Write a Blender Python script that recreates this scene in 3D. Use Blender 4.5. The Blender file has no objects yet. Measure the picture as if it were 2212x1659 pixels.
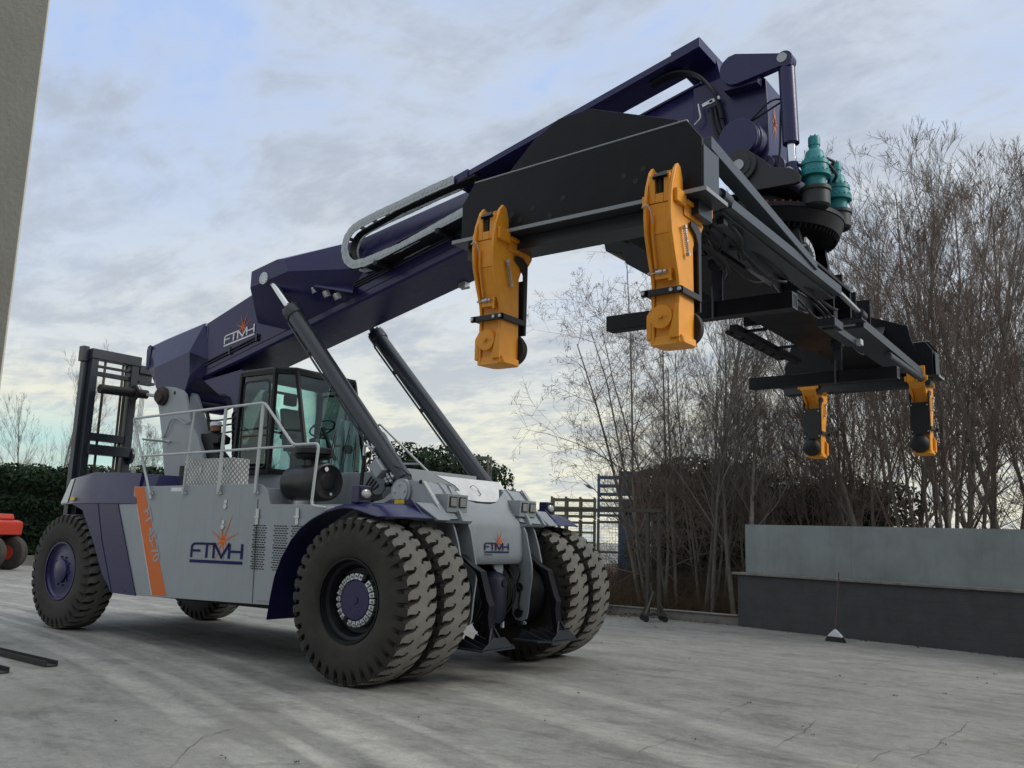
import bpy, bmesh, math, random
import numpy as np
from mathutils import Vector, Matrix
R = math.radians
D_ = bpy.data
scene = bpy.context.scene
COL = scene.collection

# ------------------------------------------------------------------ camera
CAM = Vector((7.4907, -9.4553, 1.6731)); YAW, PITCH, ROLL = 2.1991, 0.1716, 0.0294
FPX = 1927.77                                   # focal length in pixels of a 2212 px wide picture
fw = Vector((math.cos(PITCH)*math.cos(YAW), math.cos(PITCH)*math.sin(YAW), math.sin(PITCH)))
rt = Vector((math.sin(YAW), -math.cos(YAW), 0)); up = rt.cross(fw)
CR = rt*math.cos(ROLL)+up*math.sin(ROLL); CU = up*math.cos(ROLL)-rt*math.sin(ROLL)
cd = D_.cameras.new('camera'); cam = D_.objects.new('camera', cd); COL.objects.link(cam)
m = Matrix((CR, CU, -fw)).transposed().to_4x4(); m.translation = CAM
cam.matrix_world = m
cd.sensor_width = 36; cd.lens = 36*FPX/2212; cd.clip_end = 3000; cd.clip_start = .05
scene.camera = cam
# ------------------------------------------------------------------ world (cloudy winter sky)
SUN_EL, SUN_AZ = R(36), R(28)                   # azimuth measured from +X towards +Y
w = D_.worlds.new('World'); scene.world = w; w.use_nodes = True
nt = w.node_tree; N = nt.nodes; L = nt.links; N.clear()
def nd(t, **k):
    n = N.new(t)
    for a, b in k.items(): setattr(n, a, b)
    return n
def sock(x, s):
    if isinstance(x, (int, float)): s.default_value = x
    elif isinstance(x, tuple): s.default_value = x
    else: L.new(x, s)
def mth(op, a, b=0, c=None):
    n = nd('ShaderNodeMath', operation=op); sock(a, n.inputs[0]); sock(b, n.inputs[1])
    if c is not None: sock(c, n.inputs[2])
    return n.outputs[0]
def ramp(x, stops, interp='LINEAR'):
    n = nd('ShaderNodeValToRGB'); n.color_ramp.interpolation = interp; e = n.color_ramp.elements
    while len(e) < len(stops): e.new(.5)
    for i, (p, c) in enumerate(stops):
        e[i].position = p; e[i].color = (c, c, c, 1) if isinstance(c, (int, float)) else (*c, 1)
    sock(x, n.inputs[0]); return n.outputs[0]
def mixc(f, a, b, mode='MIX'):
    n = nd('ShaderNodeMix', data_type='RGBA', blend_type=mode); sock(f, n.inputs[0])
    for x, s in ((a, n.inputs[6]), (b, n.inputs[7])):
        if isinstance(x, tuple): s.default_value = (*x[:3], 1)
        elif isinstance(x, (int, float)): s.default_value = (x, x, x, 1)
        else: L.new(x, s)
    return n.outputs[2]
tc = nd('ShaderNodeTexCoord'); sep = nd('ShaderNodeSeparateXYZ'); L.new(tc.outputs['Generated'], sep.inputs[0])
sx, sy, sz = sep.outputs
den = mth('ADD', mth('MAXIMUM', sz, 0.0), .16)
comb = nd('ShaderNodeCombineXYZ'); L.new(mth('DIVIDE', sx, den), comb.inputs[0]); L.new(mth('DIVIDE', sy, den), comb.inputs[1])
def wnoise(sc, det, rough, dist=0., rot=0., sxy=(1, 1, 1), off=(0, 0, 0)):
    mp = nd('ShaderNodeMapping'); L.new(comb.outputs[0], mp.inputs[0]); mp.inputs[2].default_value[2] = rot; mp.inputs[3].default_value = sxy; mp.inputs[1].default_value = off
    n = nd('ShaderNodeTexNoise'); L.new(mp.outputs[0], n.inputs['Vector'])
    n.inputs['Scale'].default_value = sc; n.inputs['Detail'].default_value = det; n.inputs['Roughness'].default_value = rough; n.inputs['Distortion'].default_value = dist
    return n.outputs[0]
sky = nd('ShaderNodeTexSky', sky_type='NISHITA'); sky.sun_disc = False; sky.sun_elevation = SUN_EL; sky.sun_rotation = R(90)-SUN_AZ
sky.dust_density = 2; sky.air_density = 1.2
big = wnoise(.42, 5, .55, .3, R(35), (1, 1.5, 1), (3.1, .4, 0))
mid = wnoise(1.7, 8, .62, .5, R(35), (1, 1.5, 1), (7.7, 2.2, 0))
fine = wnoise(6.0, 6, .65, .3, R(35), (1, 1.7, 1))
dens = mth('ADD', mth('ADD', mth('MULTIPLY', big, .55), mth('MULTIPLY', mid, .5)), mth('MULTIPLY', fine, .14))
cover = ramp(dens, [(.46, 0), (.63, 1)], 'EASE')                            # 0 = thin/blue gap, 1 = cloud
shade = ramp(mth('ADD', mth('MULTIPLY', mid, .68), mth('MULTIPLY', fine, .32)), [(.38, 0), (.62, 1)], 'EASE')
cl_hi = mixc(shade, (7.1, 7.65, 8.4), (4.7, 5.35, 6.5))                      # sunlit / shaded cloud undersides
cl = mixc(cover, (4.7, 6.2, 9.3), cl_hi)
elev = ramp(sz, [(.0, 1), (.10, .92), (.24, .38), (.46, 0)], 'EASE')
hz_c = mixc(ramp(mth('ADD', mth('MULTIPLY', mid, .62), mth('MULTIPLY', fine, .38)), [(.42, 0), (.58, 1)], 'EASE'), (9.4, 9.2, 7.4), (6.3, 6.7, 6.7))
cl2 = mixc(elev, cl, hz_c)
# a clear pale-green opening low on the left
dx = mth('ADD', mth('MULTIPLY', sx, math.cos(R(153))), mth('MULTIPLY', sy, math.sin(R(153))))
open_ = mth('MULTIPLY', ramp(dx, [(.955, 0), (.985, 1)]), ramp(sz, [(.0, 1), (.075, 1), (.13, 0)]))
open_ = mth('MULTIPLY', open_, ramp(mid, [(.42, 1), (.62, .35)]))
cl3 = mixc(open_, cl2, mixc(ramp(sz, [(.0, 0), (.09, 1)]), (8.0, 8.9, 6.2), (4.4, 7.4, 7.6)))
cl4 = mixc(1.0, cl3, mixc(ramp(sz, [(.56, 0), (.95, 1)]), (1, 1, 1), (2.1, 1.95, 1.62)), 'MULTIPLY')
final = mixc(.06, cl4, sky.outputs[0])
bg = nd('ShaderNodeBackground'); L.new(final, bg.inputs[0]); bg.inputs[1].default_value = .1
out = nd('ShaderNodeOutputWorld'); L.new(bg.outputs[0], out.inputs[0])
# ------------------------------------------------------------------ sun (veiled, low, ahead of the machine)
sl = D_.lights.new('sun', 'SUN'); sl.energy = 2.0; sl.angle = R(24); sl.color = (1, .95, .87)
so = D_.objects.new('sun', sl); COL.objects.link(so)
sd = Vector((math.cos(SUN_EL)*math.cos(SUN_AZ), math.cos(SUN_EL)*math.sin(SUN_AZ), math.sin(SUN_EL)))
so.rotation_euler = sd.to_track_quat('Z', 'Y').to_euler(); so.location = (0, 0, 30)
scene.view_settings.view_transform = 'Standard'; scene.view_settings.look = 'None'; scene.view_settings.exposure = 0.0
scene.render.film_transparent = False

# ------------------------------------------------------------------ measuring helpers: sight lines cut with real planes
OFF = {0: (0, 0, 1), 1: (0, 829.5, .25), 2: (276.5, 622.1, .25), 3: (553, 829.5, .25), 4: (691.3, 207.4, .25), 5: (1382.5, 69.1, .25),
       6: (967.8, 345.6, .25), 7: (1451.6, 414.8, .25), 8: (829.5, 1036.9, .25), 9: (553, 1036.9, .25)}
def at(c, x, y, X=None, Y=None, Z=None):
    o = OFF[c]; px = o[0]+x*o[2]; py = o[1]+y*o[2]
    d = fw*FPX+CR*(px-1106)+CU*(829.5-py)
    if X is not None: t = (X-CAM.x)/d.x
    elif Y is not None: t = (Y-CAM.y)/d.y
    else: t = (Z-CAM.z)/d.z
    return CAM+d*t
def XZ(c, Y, *pts):
    r = []
    for x, y in pts:
        v = at(c, x, y, Y=Y); r.append((v.x, v.z))
    return r

# ------------------------------------------------------------------ materials
MATS = {}
def mat(name, base, rough=.5, metal=0., var=.12, vscale=6., bump=0., bscale=60., spec=.5, dust=0., dustc=(.22, .2, .17), grime=0., **kw):
    if name in MATS: return MATS[name]
    global nt, N, L
    mt = D_.materials.new(name); mt.use_nodes = True; nt = mt.node_tree; N = nt.nodes; L = nt.links
    b = N['Principled BSDF']; b.inputs['Roughness'].default_value = rough; b.inputs['Metallic'].default_value = metal
    b.inputs['Specular IOR Level'].default_value = spec
    t = nd('ShaderNodeTexCoord')
    n = nd('ShaderNodeTexNoise'); L.new(t.outputs['Object'], n.inputs['Vector']); n.inputs['Scale'].default_value = vscale
    n.inputs['Detail'].default_value = 7; n.inputs['Roughness'].default_value = .65
    f = ramp(n.outputs[0], [(.3, 1-var), (.7, 1+var)])
    c = mixc(1.0, tuple(base), f, 'MULTIPLY')
    # ramp clamps at 1: lift with a plain scale
    if dust:
        g = nd('ShaderNodeNewGeometry'); s = nd('ShaderNodeSeparateXYZ'); L.new(g.outputs['Normal'], s.inputs[0])
        n2 = nd('ShaderNodeTexNoise'); L.new(t.outputs['Object'], n2.inputs['Vector']); n2.inputs['Scale'].default_value = 3.3; n2.inputs['Detail'].default_value = 8; n2.inputs['Roughness'].default_value = .7
        k = mth('MULTIPLY', ramp(n2.outputs[0], [(.4, .15), (.75, 1)]), dust)
        c = mixc(k, c, dustc)
    if grime:                                                                    # run-down streaks and little chips
        mp = nd('ShaderNodeMapping'); L.new(t.outputs['Object'], mp.inputs[0]); mp.inputs[3].default_value = (9, 9, .8)
        n4 = nd('ShaderNodeTexNoise'); L.new(mp.outputs[0], n4.inputs['Vector']); n4.inputs['Scale'].default_value = 1.3; n4.inputs['Detail'].default_value = 7; n4.inputs['Roughness'].default_value = .7
        c = mixc(mth('MULTIPLY', ramp(n4.outputs[0], [(.50, 0), (.75, 1)]), grime*.55), c, mixc(.5, c, (.05, .045, .035)))
        n5 = nd('ShaderNodeTexNoise'); L.new(t.outputs['Object'], n5.inputs['Vector']); n5.inputs['Scale'].default_value = 28; n5.inputs['Detail'].default_value = 5; n5.inputs['Roughness'].default_value = .7
        c = mixc(mth('MULTIPLY', ramp(n5.outputs[0], [(.68, 0), (.71, 1)]), grime), c, (.06, .055, .05))
    L.new(c, b.inputs['Base Color'])
    r2 = mth('ADD', mth('MULTIPLY', n.outputs[0], .25), rough-.12); L.new(r2, b.inputs['Roughness'])
    if bump:
        n3 = nd('ShaderNodeTexNoise'); L.new(t.outputs['Object'], n3.inputs['Vector']); n3.inputs['Scale'].default_value = bscale; n3.inputs['Detail'].default_value = 4
        bp = nd('ShaderNodeBump'); bp.inputs['Strength'].default_value = bump; bp.inputs['Distance'].default_value = .01
        L.new(n3.outputs[0], bp.inputs['Height']); L.new(bp.outputs[0], b.inputs['Normal'])
    for k, v in kw.items(): b.inputs[k.replace('_', ' ')].default_value = v
    MATS[name] = mt; return mt
blue = mat('navy_paint', (.0135, .0112, .078), .30, var=.08, dust=.03, spec=.5, grime=.35)
grey = mat('grey_paint', (.295, .325, .35), .40, var=.06, vscale=2, dust=.12, dustc=(.2, .19, .17), grime=.5)
greyl = mat('light_grey_rail', (.48, .50, .50), .45, var=.08)
black = mat('black_paint', (.0045, .005, .008), .42, var=.3, dust=.03, spec=.25, grime=.3)
dkst = mat('dark_steel_cylinder', (.024, .030, .040), .33, var=.1, dust=.03)
blackm = mat('black_rubber', (.010, .010, .011), .6, var=.2)
tyre_m = mat('tyre_rubber', (.020, .0175, .015), .8, var=.35, vscale=5, bump=.3, dust=.5, dustc=(.075, .067, .056))
tread_m = mat('worn_tread', (.175, .168, .148), .88, var=.22, vscale=6, bump=.5, bscale=45, dust=.35, dustc=(.27, .255, .22))
groove_m = mat('tread_groove', (.034, .031, .027), .9, var=.3, dust=.5, dustc=(.09, .082, .07))
slate = mat('slate_paint_and_lit_end', (.052, .064, .076), .38, var=.1, grime=.3)  # rail paint, also used as the lit tone of the beam ends
signy = mat('sticker_yellow', (.75, .5, .03), .5)
lamp_g = mat('frosted_lamp', (.28, .28, .27), .3)
yell = mat('ochre_paint', (.88, .355, .024), .42, var=.12, vscale=4, dust=.05, dustc=(.3, .12, .02), grime=.5)
orange = mat('orange_decal', (.62, .13, .015), .5, var=.05)
navyd = mat('navy_decal', (.006, .012, .085), .6, var=.05, spec=.2)
whited = mat('white_decal', (.72, .73, .76), .5, var=.05)
greyd = mat('grey_decal', (.33, .33, .37), .5, var=.05)
teal = mat('teal_paint', (.008, .22, .235), .42, var=.15, vscale=12)
chrome = mat('chrome_rod', (.72, .74, .76), .22, 1.0, var=.03)
zinc = mat('galvanised_steel', (.55, .57, .58), .45, .7, var=.15, vscale=14)
chainm = mat('grey_plastic_chain', (.42, .45, .46), .5, var=.12, vscale=20)
rust = mat('rusty_steel', (.04, .028, .023), .8, var=.35, vscale=14)
red = mat('red_orange_paint', (.38, .035, .02), .5, var=.08)
lens_m = mat('lamp_lens', (.6, .6, .58), .15, .3, var=.1, vscale=30)
seatm = mat('dark_fabric', (.02, .02, .022), .9)
def checker_mat(name, au, av, su, sv, base, rib_c, metal):
    global nt, N, L
    mt = D_.materials.new(name); mt.use_nodes = True; nt = mt.node_tree; N = nt.nodes; L = nt.links
    b = N['Principled BSDF']; t = nd('ShaderNodeTexCoord'); sp = nd('ShaderNodeSeparateXYZ'); L.new(t.outputs['Object'], sp.inputs[0])
    u = mth('MULTIPLY', mth('ADD', sp.outputs[au], sp.outputs[1-au]), su); v = mth('MULTIPLY', sp.outputs[av], sv)
    def dia(ou, ov):
        p = mth('ABSOLUTE', mth('SUBTRACT', mth('FRACT', mth('ADD', u, ou+100.)), .5)); q = mth('ABSOLUTE', mth('SUBTRACT', mth('FRACT', mth('ADD', v, ov+100.)), .5))
        return ramp(mth('ADD', mth('MULTIPLY', p, 2.9), mth('MULTIPLY', q, 2.2)), [(.72, 1), (.95, 0)])
    h = mth('MAXIMUM', dia(0., 0.), dia(.5, .5))
    ns = nd('ShaderNodeTexNoise'); ns.inputs['Scale'].default_value = 4; ns.inputs['Detail'].default_value = 6; L.new(t.outputs['Object'], ns.inputs['Vector'])
    c = mixc(h, base, rib_c); L.new(mixc(1., c, ramp(ns.outputs[0], [(.35, .8), (.65, 1)]), 'MULTIPLY'), b.inputs['Base Color'])
    b.inputs['Metallic'].default_value = metal; b.inputs['Roughness'].default_value = .42
    bp = nd('ShaderNodeBump'); bp.inputs['Strength'].default_value = .6; bp.inputs['Distance'].default_value = .003
    L.new(h, bp.inputs['Height']); L.new(bp.outputs[0], b.inputs['Normal']); return mt
tplate = checker_mat('aluminium_tread_plate', 0, 2, 13., 13., (.20, .21, .22), (.62, .63, .62), .35)
tplate2 = checker_mat('bright_tread_plate', 1, 2, 26., 30., (.60, .62, .63), (.80, .81, .81), .35)
def glass_mat():
    global nt, N, L
    mt = D_.materials.new('tinted_cab_glass'); mt.use_nodes = True; nt = mt.node_tree; N = nt.nodes; L = nt.links
    N.remove(N['Principled BSDF']); tr = nd('ShaderNodeBsdfTransparent'); tr.inputs[0].default_value = (.66, .90, .865, 1)
    gl = nd('ShaderNodeBsdfGlossy'); gl.inputs['Roughness'].default_value = .03; gl.inputs[0].default_value = (.85, .95, .95, 1)
    fr = nd('ShaderNodeFresnel'); fr.inputs[0].default_value = 1.5
    mx = nd('ShaderNodeMixShader'); L.new(mth('ADD', mth('MULTIPLY', fr.outputs[0], .9), .02), mx.inputs[0]); L.new(tr.outputs[0], mx.inputs[1]); L.new(gl.outputs[0], mx.inputs[2])
    L.new(mx.outputs[0], N['Material Output'].inputs[0]); return mt
glass = glass_mat()

# ------------------------------------------------------------------ mesh builder
class MB:
    def __init__(s): s.v = []; s.f = []; s.mi = []
    def add(s, vs, fs, mi=0):
        o = len(s.v); s.v += [tuple(v) for v in vs]; s.f += [tuple(o+i for i in f) for f in fs]; s.mi += [mi]*len(fs); return s
    def prism(s, poly, y0, y1, mi=0, axis='Y'):
        """poly in (x,z) extruded along Y, or (y,z) along X, or (x,y) along Z"""
        n = len(poly); mk = {'Y': lambda a, b, t: (a, t, b), 'X': lambda a, b, t: (t, a, b), 'Z': lambda a, b, t: (a, b, t)}[axis]
        vs = [mk(a, b, y0) for a, b in poly]+[mk(a, b, y1) for a, b in poly]
        s.add(vs, [tuple(range(n)), tuple(range(2*n-1, n-1, -1))]+[(i, i+n, (i+1) % n+n, (i+1) % n) for i in range(n)], mi); return s
    def box(s, a, b, mi=0):
        (x0, y0, z0), (x1, y1, z1) = a, b
        return s.prism([(x0, z0), (x1, z0), (x1, z1), (x0, z1)], y0, y1, mi)
    def obox(s, p0, p1, wd, ht, mi=0, upv=(0, 0, 1)):
        p0 = Vector(p0); p1 = Vector(p1); d = (p1-p0).normalized(); u = Vector(upv); sd_ = d.cross(u)
        if sd_.length < 1e-4: sd_ = d.cross(Vector((1, 0, 0)))
        sd_.normalize(); u = sd_.cross(d); a = sd_*wd/2; c = u*ht/2
        vs = [p0-a-c, p0+a-c, p0+a+c, p0-a+c, p1-a-c, p1+a-c, p1+a+c, p1-a+c]
        return s.add(vs, [(3, 2, 1, 0), (4, 5, 6, 7), (0, 1, 5, 4), (1, 2, 6, 5), (2, 3, 7, 6), (3, 0, 4, 7)], mi)
    def cyl(s, p0, p1, r0, r1=None, n=24, mi=0, prof=None, cap=True):
        """prof: list of (t, r) along the axis"""
        p0 = Vector(p0); p1 = Vector(p1); d = p1-p0; ln = d.length; d.normalize()
        a = d.orthogonal().normalized(); b = d.cross(a)
        pr = prof or [(0, r0), (1, r0 if r1 is None else r1)]
        vs = []
        for t, r in pr:
            for k in range(n):
                g = 2*math.pi*k/n; vs.append(p0+d*ln*t+(a*math.cos(g)+b*math.sin(g))*max(r, 1e-4))
        fs = []
        for i in range(len(pr)-1):
            for k in range(n): fs.append((i*n+k, i*n+(k+1) % n, (i+1)*n+(k+1) % n, (i+1)*n+k))
        if cap: fs.append(tuple(range(n-1, -1, -1))); o = (len(pr)-1)*n; fs.append(tuple(o+k for k in range(n)))
        return s.add(vs, fs, mi)
    def tube(s, pts, r, n=8, mi=0):
        P = [Vector(p) for p in pts]; vs = []; fs = []; ref = None
        for i, p in enumerate(P):
            d = (P[min(i+1, len(P)-1)]-P[max(i-1, 0)]).normalized()
            if ref is None: ref = d.orthogonal().normalized()
            ref = (ref-d*ref.dot(d)).normalized(); b = d.cross(ref); rr = r[i] if isinstance(r, (list, tuple)) else r
            for k in range(n):
                g = 2*math.pi*k/n; vs.append(p+(ref*math.cos(g)+b*math.sin(g))*rr)
        for i in range(len(P)-1):
            for k in range(n): fs.append((i*n+k, i*n+(k+1) % n, (i+1)*n+(k+1) % n, (i+1)*n+k))
        fs.append(tuple(range(n-1, -1, -1))); o = (len(P)-1)*n; fs.append(tuple(o+k for k in range(n)))
        return s.add(vs, fs, mi)
    def hull(s, pts, mi=0):
        bm = bmesh.new()
        for p in pts: bm.verts.new(p)
        r = bmesh.ops.convex_hull(bm, input=bm.verts)
        bm.verts.index_update(); vs = [v.co.copy() for v in bm.verts]; fs = [tuple(v.index for v in f.verts) for f in bm.faces]
        bm.free(); return s.add(vs, fs, mi)
    def mirror(s):
        o = len(s.v); n = len(s.f); s.v += [(x, -y, z) for x, y, z in s.v]
        s.f += [tuple(o+i for i in reversed(f)) for f in s.f[:n]]; s.mi += s.mi[:n]; return s
    def flipped(s):
        m2 = MB(); m2.v = [(x, -y, z) for x, y, z in s.v]; m2.f = [tuple(reversed(f)) for f in s.f]; m2.mi = list(s.mi); return m2
def round_path(pts, r=.08, k=4):
    P = [Vector(p) for p in pts]; o = [P[0]]
    for i in range(1, len(P)-1):
        a = (P[i-1]-P[i]); b = (P[i+1]-P[i]); q = min(r, a.length/2, b.length/2); a = P[i]+a.normalized()*q; b = P[i]+b.normalized()*q
        for j in range(k+1):
            t = j/k; o.append(a*(1-t)**2+P[i]*2*t*(1-t)+b*t*t)
    return o+[P[-1]]
def bez(p0, p1, p2, p3, n=12):
    p0, p1, p2, p3 = map(Vector, (p0, p1, p2, p3)); return [p0*(1-t)**3+p1*3*t*(1-t)**2+p2*3*t*t*(1-t)+p3*t**3 for t in [i/n for i in range(n+1)]]
def new(name, mb, mats, parent=None, bevel=0., smooth=32, weld=True):
    me = D_.meshes.new(name); me.from_pydata(mb.v, [], mb.f)
    for mt in (mats if isinstance(mats, (list, tuple)) else [mats]): me.materials.append(mt)
    me.polygons.foreach_set('material_index', mb.mi)
    if weld:
        bm = bmesh.new(); bm.from_mesh(me); bmesh.ops.recalc_face_normals(bm, faces=bm.faces); bm.to_mesh(me); bm.free()
    me.polygons.foreach_set('use_smooth', [True]*len(me.polygons)); me.set_sharp_from_angle(angle=R(smooth)); me.update()
    o = D_.objects.new(name, me); COL.objects.link(o); o.parent = parent
    if bevel:
        md = o.modifiers.new('bevel', 'BEVEL'); md.width = bevel; md.segments = 2; md.limit_method = 'ANGLE'; md.angle_limit = R(35); md.harden_normals = True
    return o
def tag(o, label=None, cat=None, group=None, kind=None):
    for k, v in (('label', label), ('category', cat), ('group', group), ('kind', kind)):
        if v: o[k] = v
    return o
def empty(name, loc=(0, 0, 0), parent=None, rz=0.):
    o = D_.objects.new(name, None); COL.objects.link(o); o.location = loc; o.rotation_euler[2] = rz; o.parent = parent; o.empty_display_size = .3; return o
def tree_of(o): return [c for c in COL.objects if c.parent == o]
def copy_thing(o, kids, parent=None):
    """kids: nested list [(child, [(grandchild, [])])]"""
    c = o.copy(); COL.objects.link(c); c.parent = parent
    for ch, g in kids: copy_thing(ch, g, c)
    return c

# ================================================================== THE REACH STACKER
RS = empty('reach_stacker')
tag(RS, 'navy and grey reach stacker with raised boom and black spreader on four ochre legs', 'reach stacker')
TR = .935; FY = (1.93, 1.33); WBX = -7.356
def tyre_mesh(w=.50, Rr=TR, lugs=37, per=14):
    prof = []                                                              # y, r, normal y, normal r, u (-1..1 tread, beyond = sidewall), depth
    hw = w/2
    side = [(hw-.035, .47, .0), (hw-.01, .50, .0), (hw+.004, .56, 0), (hw+.012, .64, 0), (hw+.016, .70, 0), (hw+.012, .755, .0), (hw+.008, .79, .35), (hw+.002, .83, 1), (hw-.008, .875, 1), (hw-.02, .91, 1)]
    tread = [(hw*(1-2*i/26)) for i in range(27)]
    for y, r, g in side: prof.append((-y, r, 1., .0, -1., g*.05))
    for y in tread:
        y = -y; u = y/hw; rr = Rr-.022*abs(u)**3; prof.append((y*.93, rr, 0, -1, u, .055))
    for y, r, g in reversed(side): prof.append((y, r, -1., 0, 1., g*.05))
    nA = lugs*per; th = np.arange(nA)*2*np.pi/nA; ph = np.arange(nA)/per
    V = np.zeros((len(prof), nA, 3)); Mk = np.zeros((len(prof), nA))
    for i, (y, r, ny, nr, u, dep) in enumerate(prof):
        a = abs(u); s = 0. if u < 0 else .5
        if a > .26:
            c = s+(1 if u < 0 else -1)*(.75*(1-a)+.10*math.sin((1-a)*9)); wd = .17+.21*max(0, (a-.5)/.5)
            d = np.abs((ph-c+.5) % 1-.5); mk = (d < wd/2).astype(float)
        else: mk = np.zeros(nA)
        Mk[i] = mk*(1 if dep > 0 else 0)
        yy = y+ny*mk*dep*(1 if u < 0 else 1)*.9; rr = r+nr*mk*dep
        V[i, :, 0] = rr*np.cos(th); V[i, :, 1] = yy; V[i, :, 2] = rr*np.sin(th)
    mb = MB(); mb.v = [tuple(x) for x in V.reshape(-1, 3)]
    ns = len(side); n = len(prof)
    for i in range(n-1):
        for k in range(nA):
            k2 = (k+1) % nA; mb.f.append((i*nA+k, i*nA+k2, (i+1)*nA+k2, (i+1)*nA+k))
            q = Mk[i, k]+Mk[i, k2]+Mk[i+1, k]+Mk[i+1, k2]
            mb.mi.append(0 if (i < ns-1 or i >= n-ns) else (1 if q == 0 else 2))
    return mb
def make_wheel(name, front):
    wh = empty(name, parent=RS)
    new('tyre', tyre_mesh(), [tyre_m, tread_m, groove_m], wh, smooth=28)
    rim = MB()
    if front:
        rim.cyl((0, -.235, 0), (0, .235, 0), 0, n=48, prof=[(0, .455), (.0, .475), (.03, .475), (.05, .45), (.16, .435), (.20, .40), (.40, .36), (.42, .30), (.40, .26), (.40, .0)], cap=False)
        new('rim', rim, [black], wh)
        hb = MB(); hb.cyl((0, -.06, 0), (0, -.125, 0), 0, n=40, prof=[(0, .235), (.8, .228), (1, .215), (1, 0)]); hb.cyl((0, -.12, 0), (0, -.135, 0), .05, n=20); new('hub_cap', hb, blue, wh, bevel=.003)
        for j in range(24):
            if j in (4, 16): continue
            cl = MB(); g = 2*math.pi*j/24; c, s_ = math.cos(g), math.sin(g)
            q = [(.232, -.028), (.232, .028), (.30, .032), (.30, -.032)]
            lo = [(r*c-t*s_, -.06, r*s_+t*c) for r, t in q]; hi = [(r*c-t*s_*.9, -.115-.012*(r < .25), r*s_+t*c*.9) for r, t in q]
            cl.add(lo+hi, [(0, 1, 2, 3), (7, 6, 5, 4), (0, 4, 5, 1), (1, 5, 6, 2), (2, 6, 7, 3), (3, 7, 4, 0)])
            cl.cyl((.268*c, -.11, .268*s_), (.268*c, -.145, .268*s_), .014, n=6)
            new('rim_clamp', cl, zinc, wh, bevel=.004)
    else:
        rim.cyl((0, -.24, 0), (0, .235, 0), 0, n=48, prof=[(0, .45), (.0, .475), (.03, .475), (.06, .44), (.12, .42), (.14, .33), (.10, .27), (.10, .20), (.02, .19), (.0, .17), (.0, 0)], cap=False)
        new('rim', rim, [blue], wh)
        for j in range(10):
            hb = MB(); g = 2*math.pi*j/10; hb.cyl((.235*math.cos(g), -.19, .235*math.sin(g)), (.235*math.cos(g), -.215, .235*math.sin(g)), .016, n=6)
            new('wheel_bolt', hb, blue, wh)
    return wh
fwl = make_wheel('front_wheel', True); fk = [(c, []) for c in fwl.children]
fwl.location = (0, -FY[0], TR)
for i, (y, rz, ry) in enumerate(((-FY[1], 0, .11), (FY[1], math.pi, .05), (FY[0], math.pi, .16))):
    c = copy_thing(fwl, fk, RS); c.location = (0, y, TR); c.rotation_euler = (0, ry if rz == 0 else -ry, rz)
rwl = make_wheel('rear_wheel', False); rk = [(c, []) for c in rwl.children]
rwl.location = (WBX, -1.345, TR); rwl.rotation_euler = (0, .07, 0)
c = copy_thing(rwl, rk, RS); c.location = (WBX, 1.345, TR); c.rotation_euler = (0, 0, math.pi)

# ---- chassis, hull, side panels
ch = MB()
ch.box((-4.15, -.74, 1.0), (-.52, .74, 2.51), 0)                            # engine house under the cab
ch.prism([(-5.3, .95), (-1.3, .95), (-1.0, 1.55), (-.5, 1.7), (-.5, 1.98), (-2.15, 1.98), (-2.3, 2.26), (-5.3, 2.26)], -1.60, -.745)
ch.prism([(-5.3, .95), (-1.3, .95), (-1.0, 1.55), (-.5, 1.7), (-.5, 1.98), (-2.15, 1.98), (-2.3, 2.26), (-5.3, 2.26)], .745, 1.60)
ch.box((-1.0, -.62, 1.5), (.12, .62, 2.2), 0)
new('chassis', ch, grey, RS, bevel=.012)
uc = MB(); uc.box((-7.2, -.55, .55), (-.6, .55, .998), 0); uc.box((-7.6, -.9, .9), (-5.31, .9, 2.02), 0)
uc.cyl((WBX, -1.15, TR), (WBX, 1.15, TR), .16); uc.box((-7.6, -.7, .75), (-7.1, .7, 1.15)); new('underframe', uc, black, RS, bevel=.01)
def side_panel(sg):
    Y = -1.65
    pts = [(-5.71, 2.03), (-5.30, 2.035), (-5.31, 2.295), (-2.40, 2.305)]
    pts += [(-2.36+.26*math.sin(t), 2.03+.27*math.cos(t)) for t in [i*math.pi/2/6 for i in range(1, 6)]]
    pts += [(-2.08, 2.03), (-.30, 2.03), (-.70, 1.86), (-1.06, 1.6), (-1.32, 1.15), (-1.42, .74), (-2.0, .735), (-5.0, .68)]
    mb = MB().prism(pts, Y, Y+.035)
    return mb if sg < 0 else mb.flipped()
pr = new('body_panel', side_panel(-1), grey, RS, bevel=.006)
pl = new('body_panel', side_panel(1), grey, RS, bevel=.006)
st = MB().prism([(-5.312, 2.29), (-5.045, 2.29), (-4.21, .72), (-4.56, .712)], -1.6535, -1.6505); new('orange_stripe', st, orange, pr)
ws = MB().prism([(-5.20, 2.03), (-5.185, 2.03), (-4.562, .715), (-4.588, .71)], -1.655, -1.651); new('stripe_edge', ws, greyl, pr)
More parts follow.
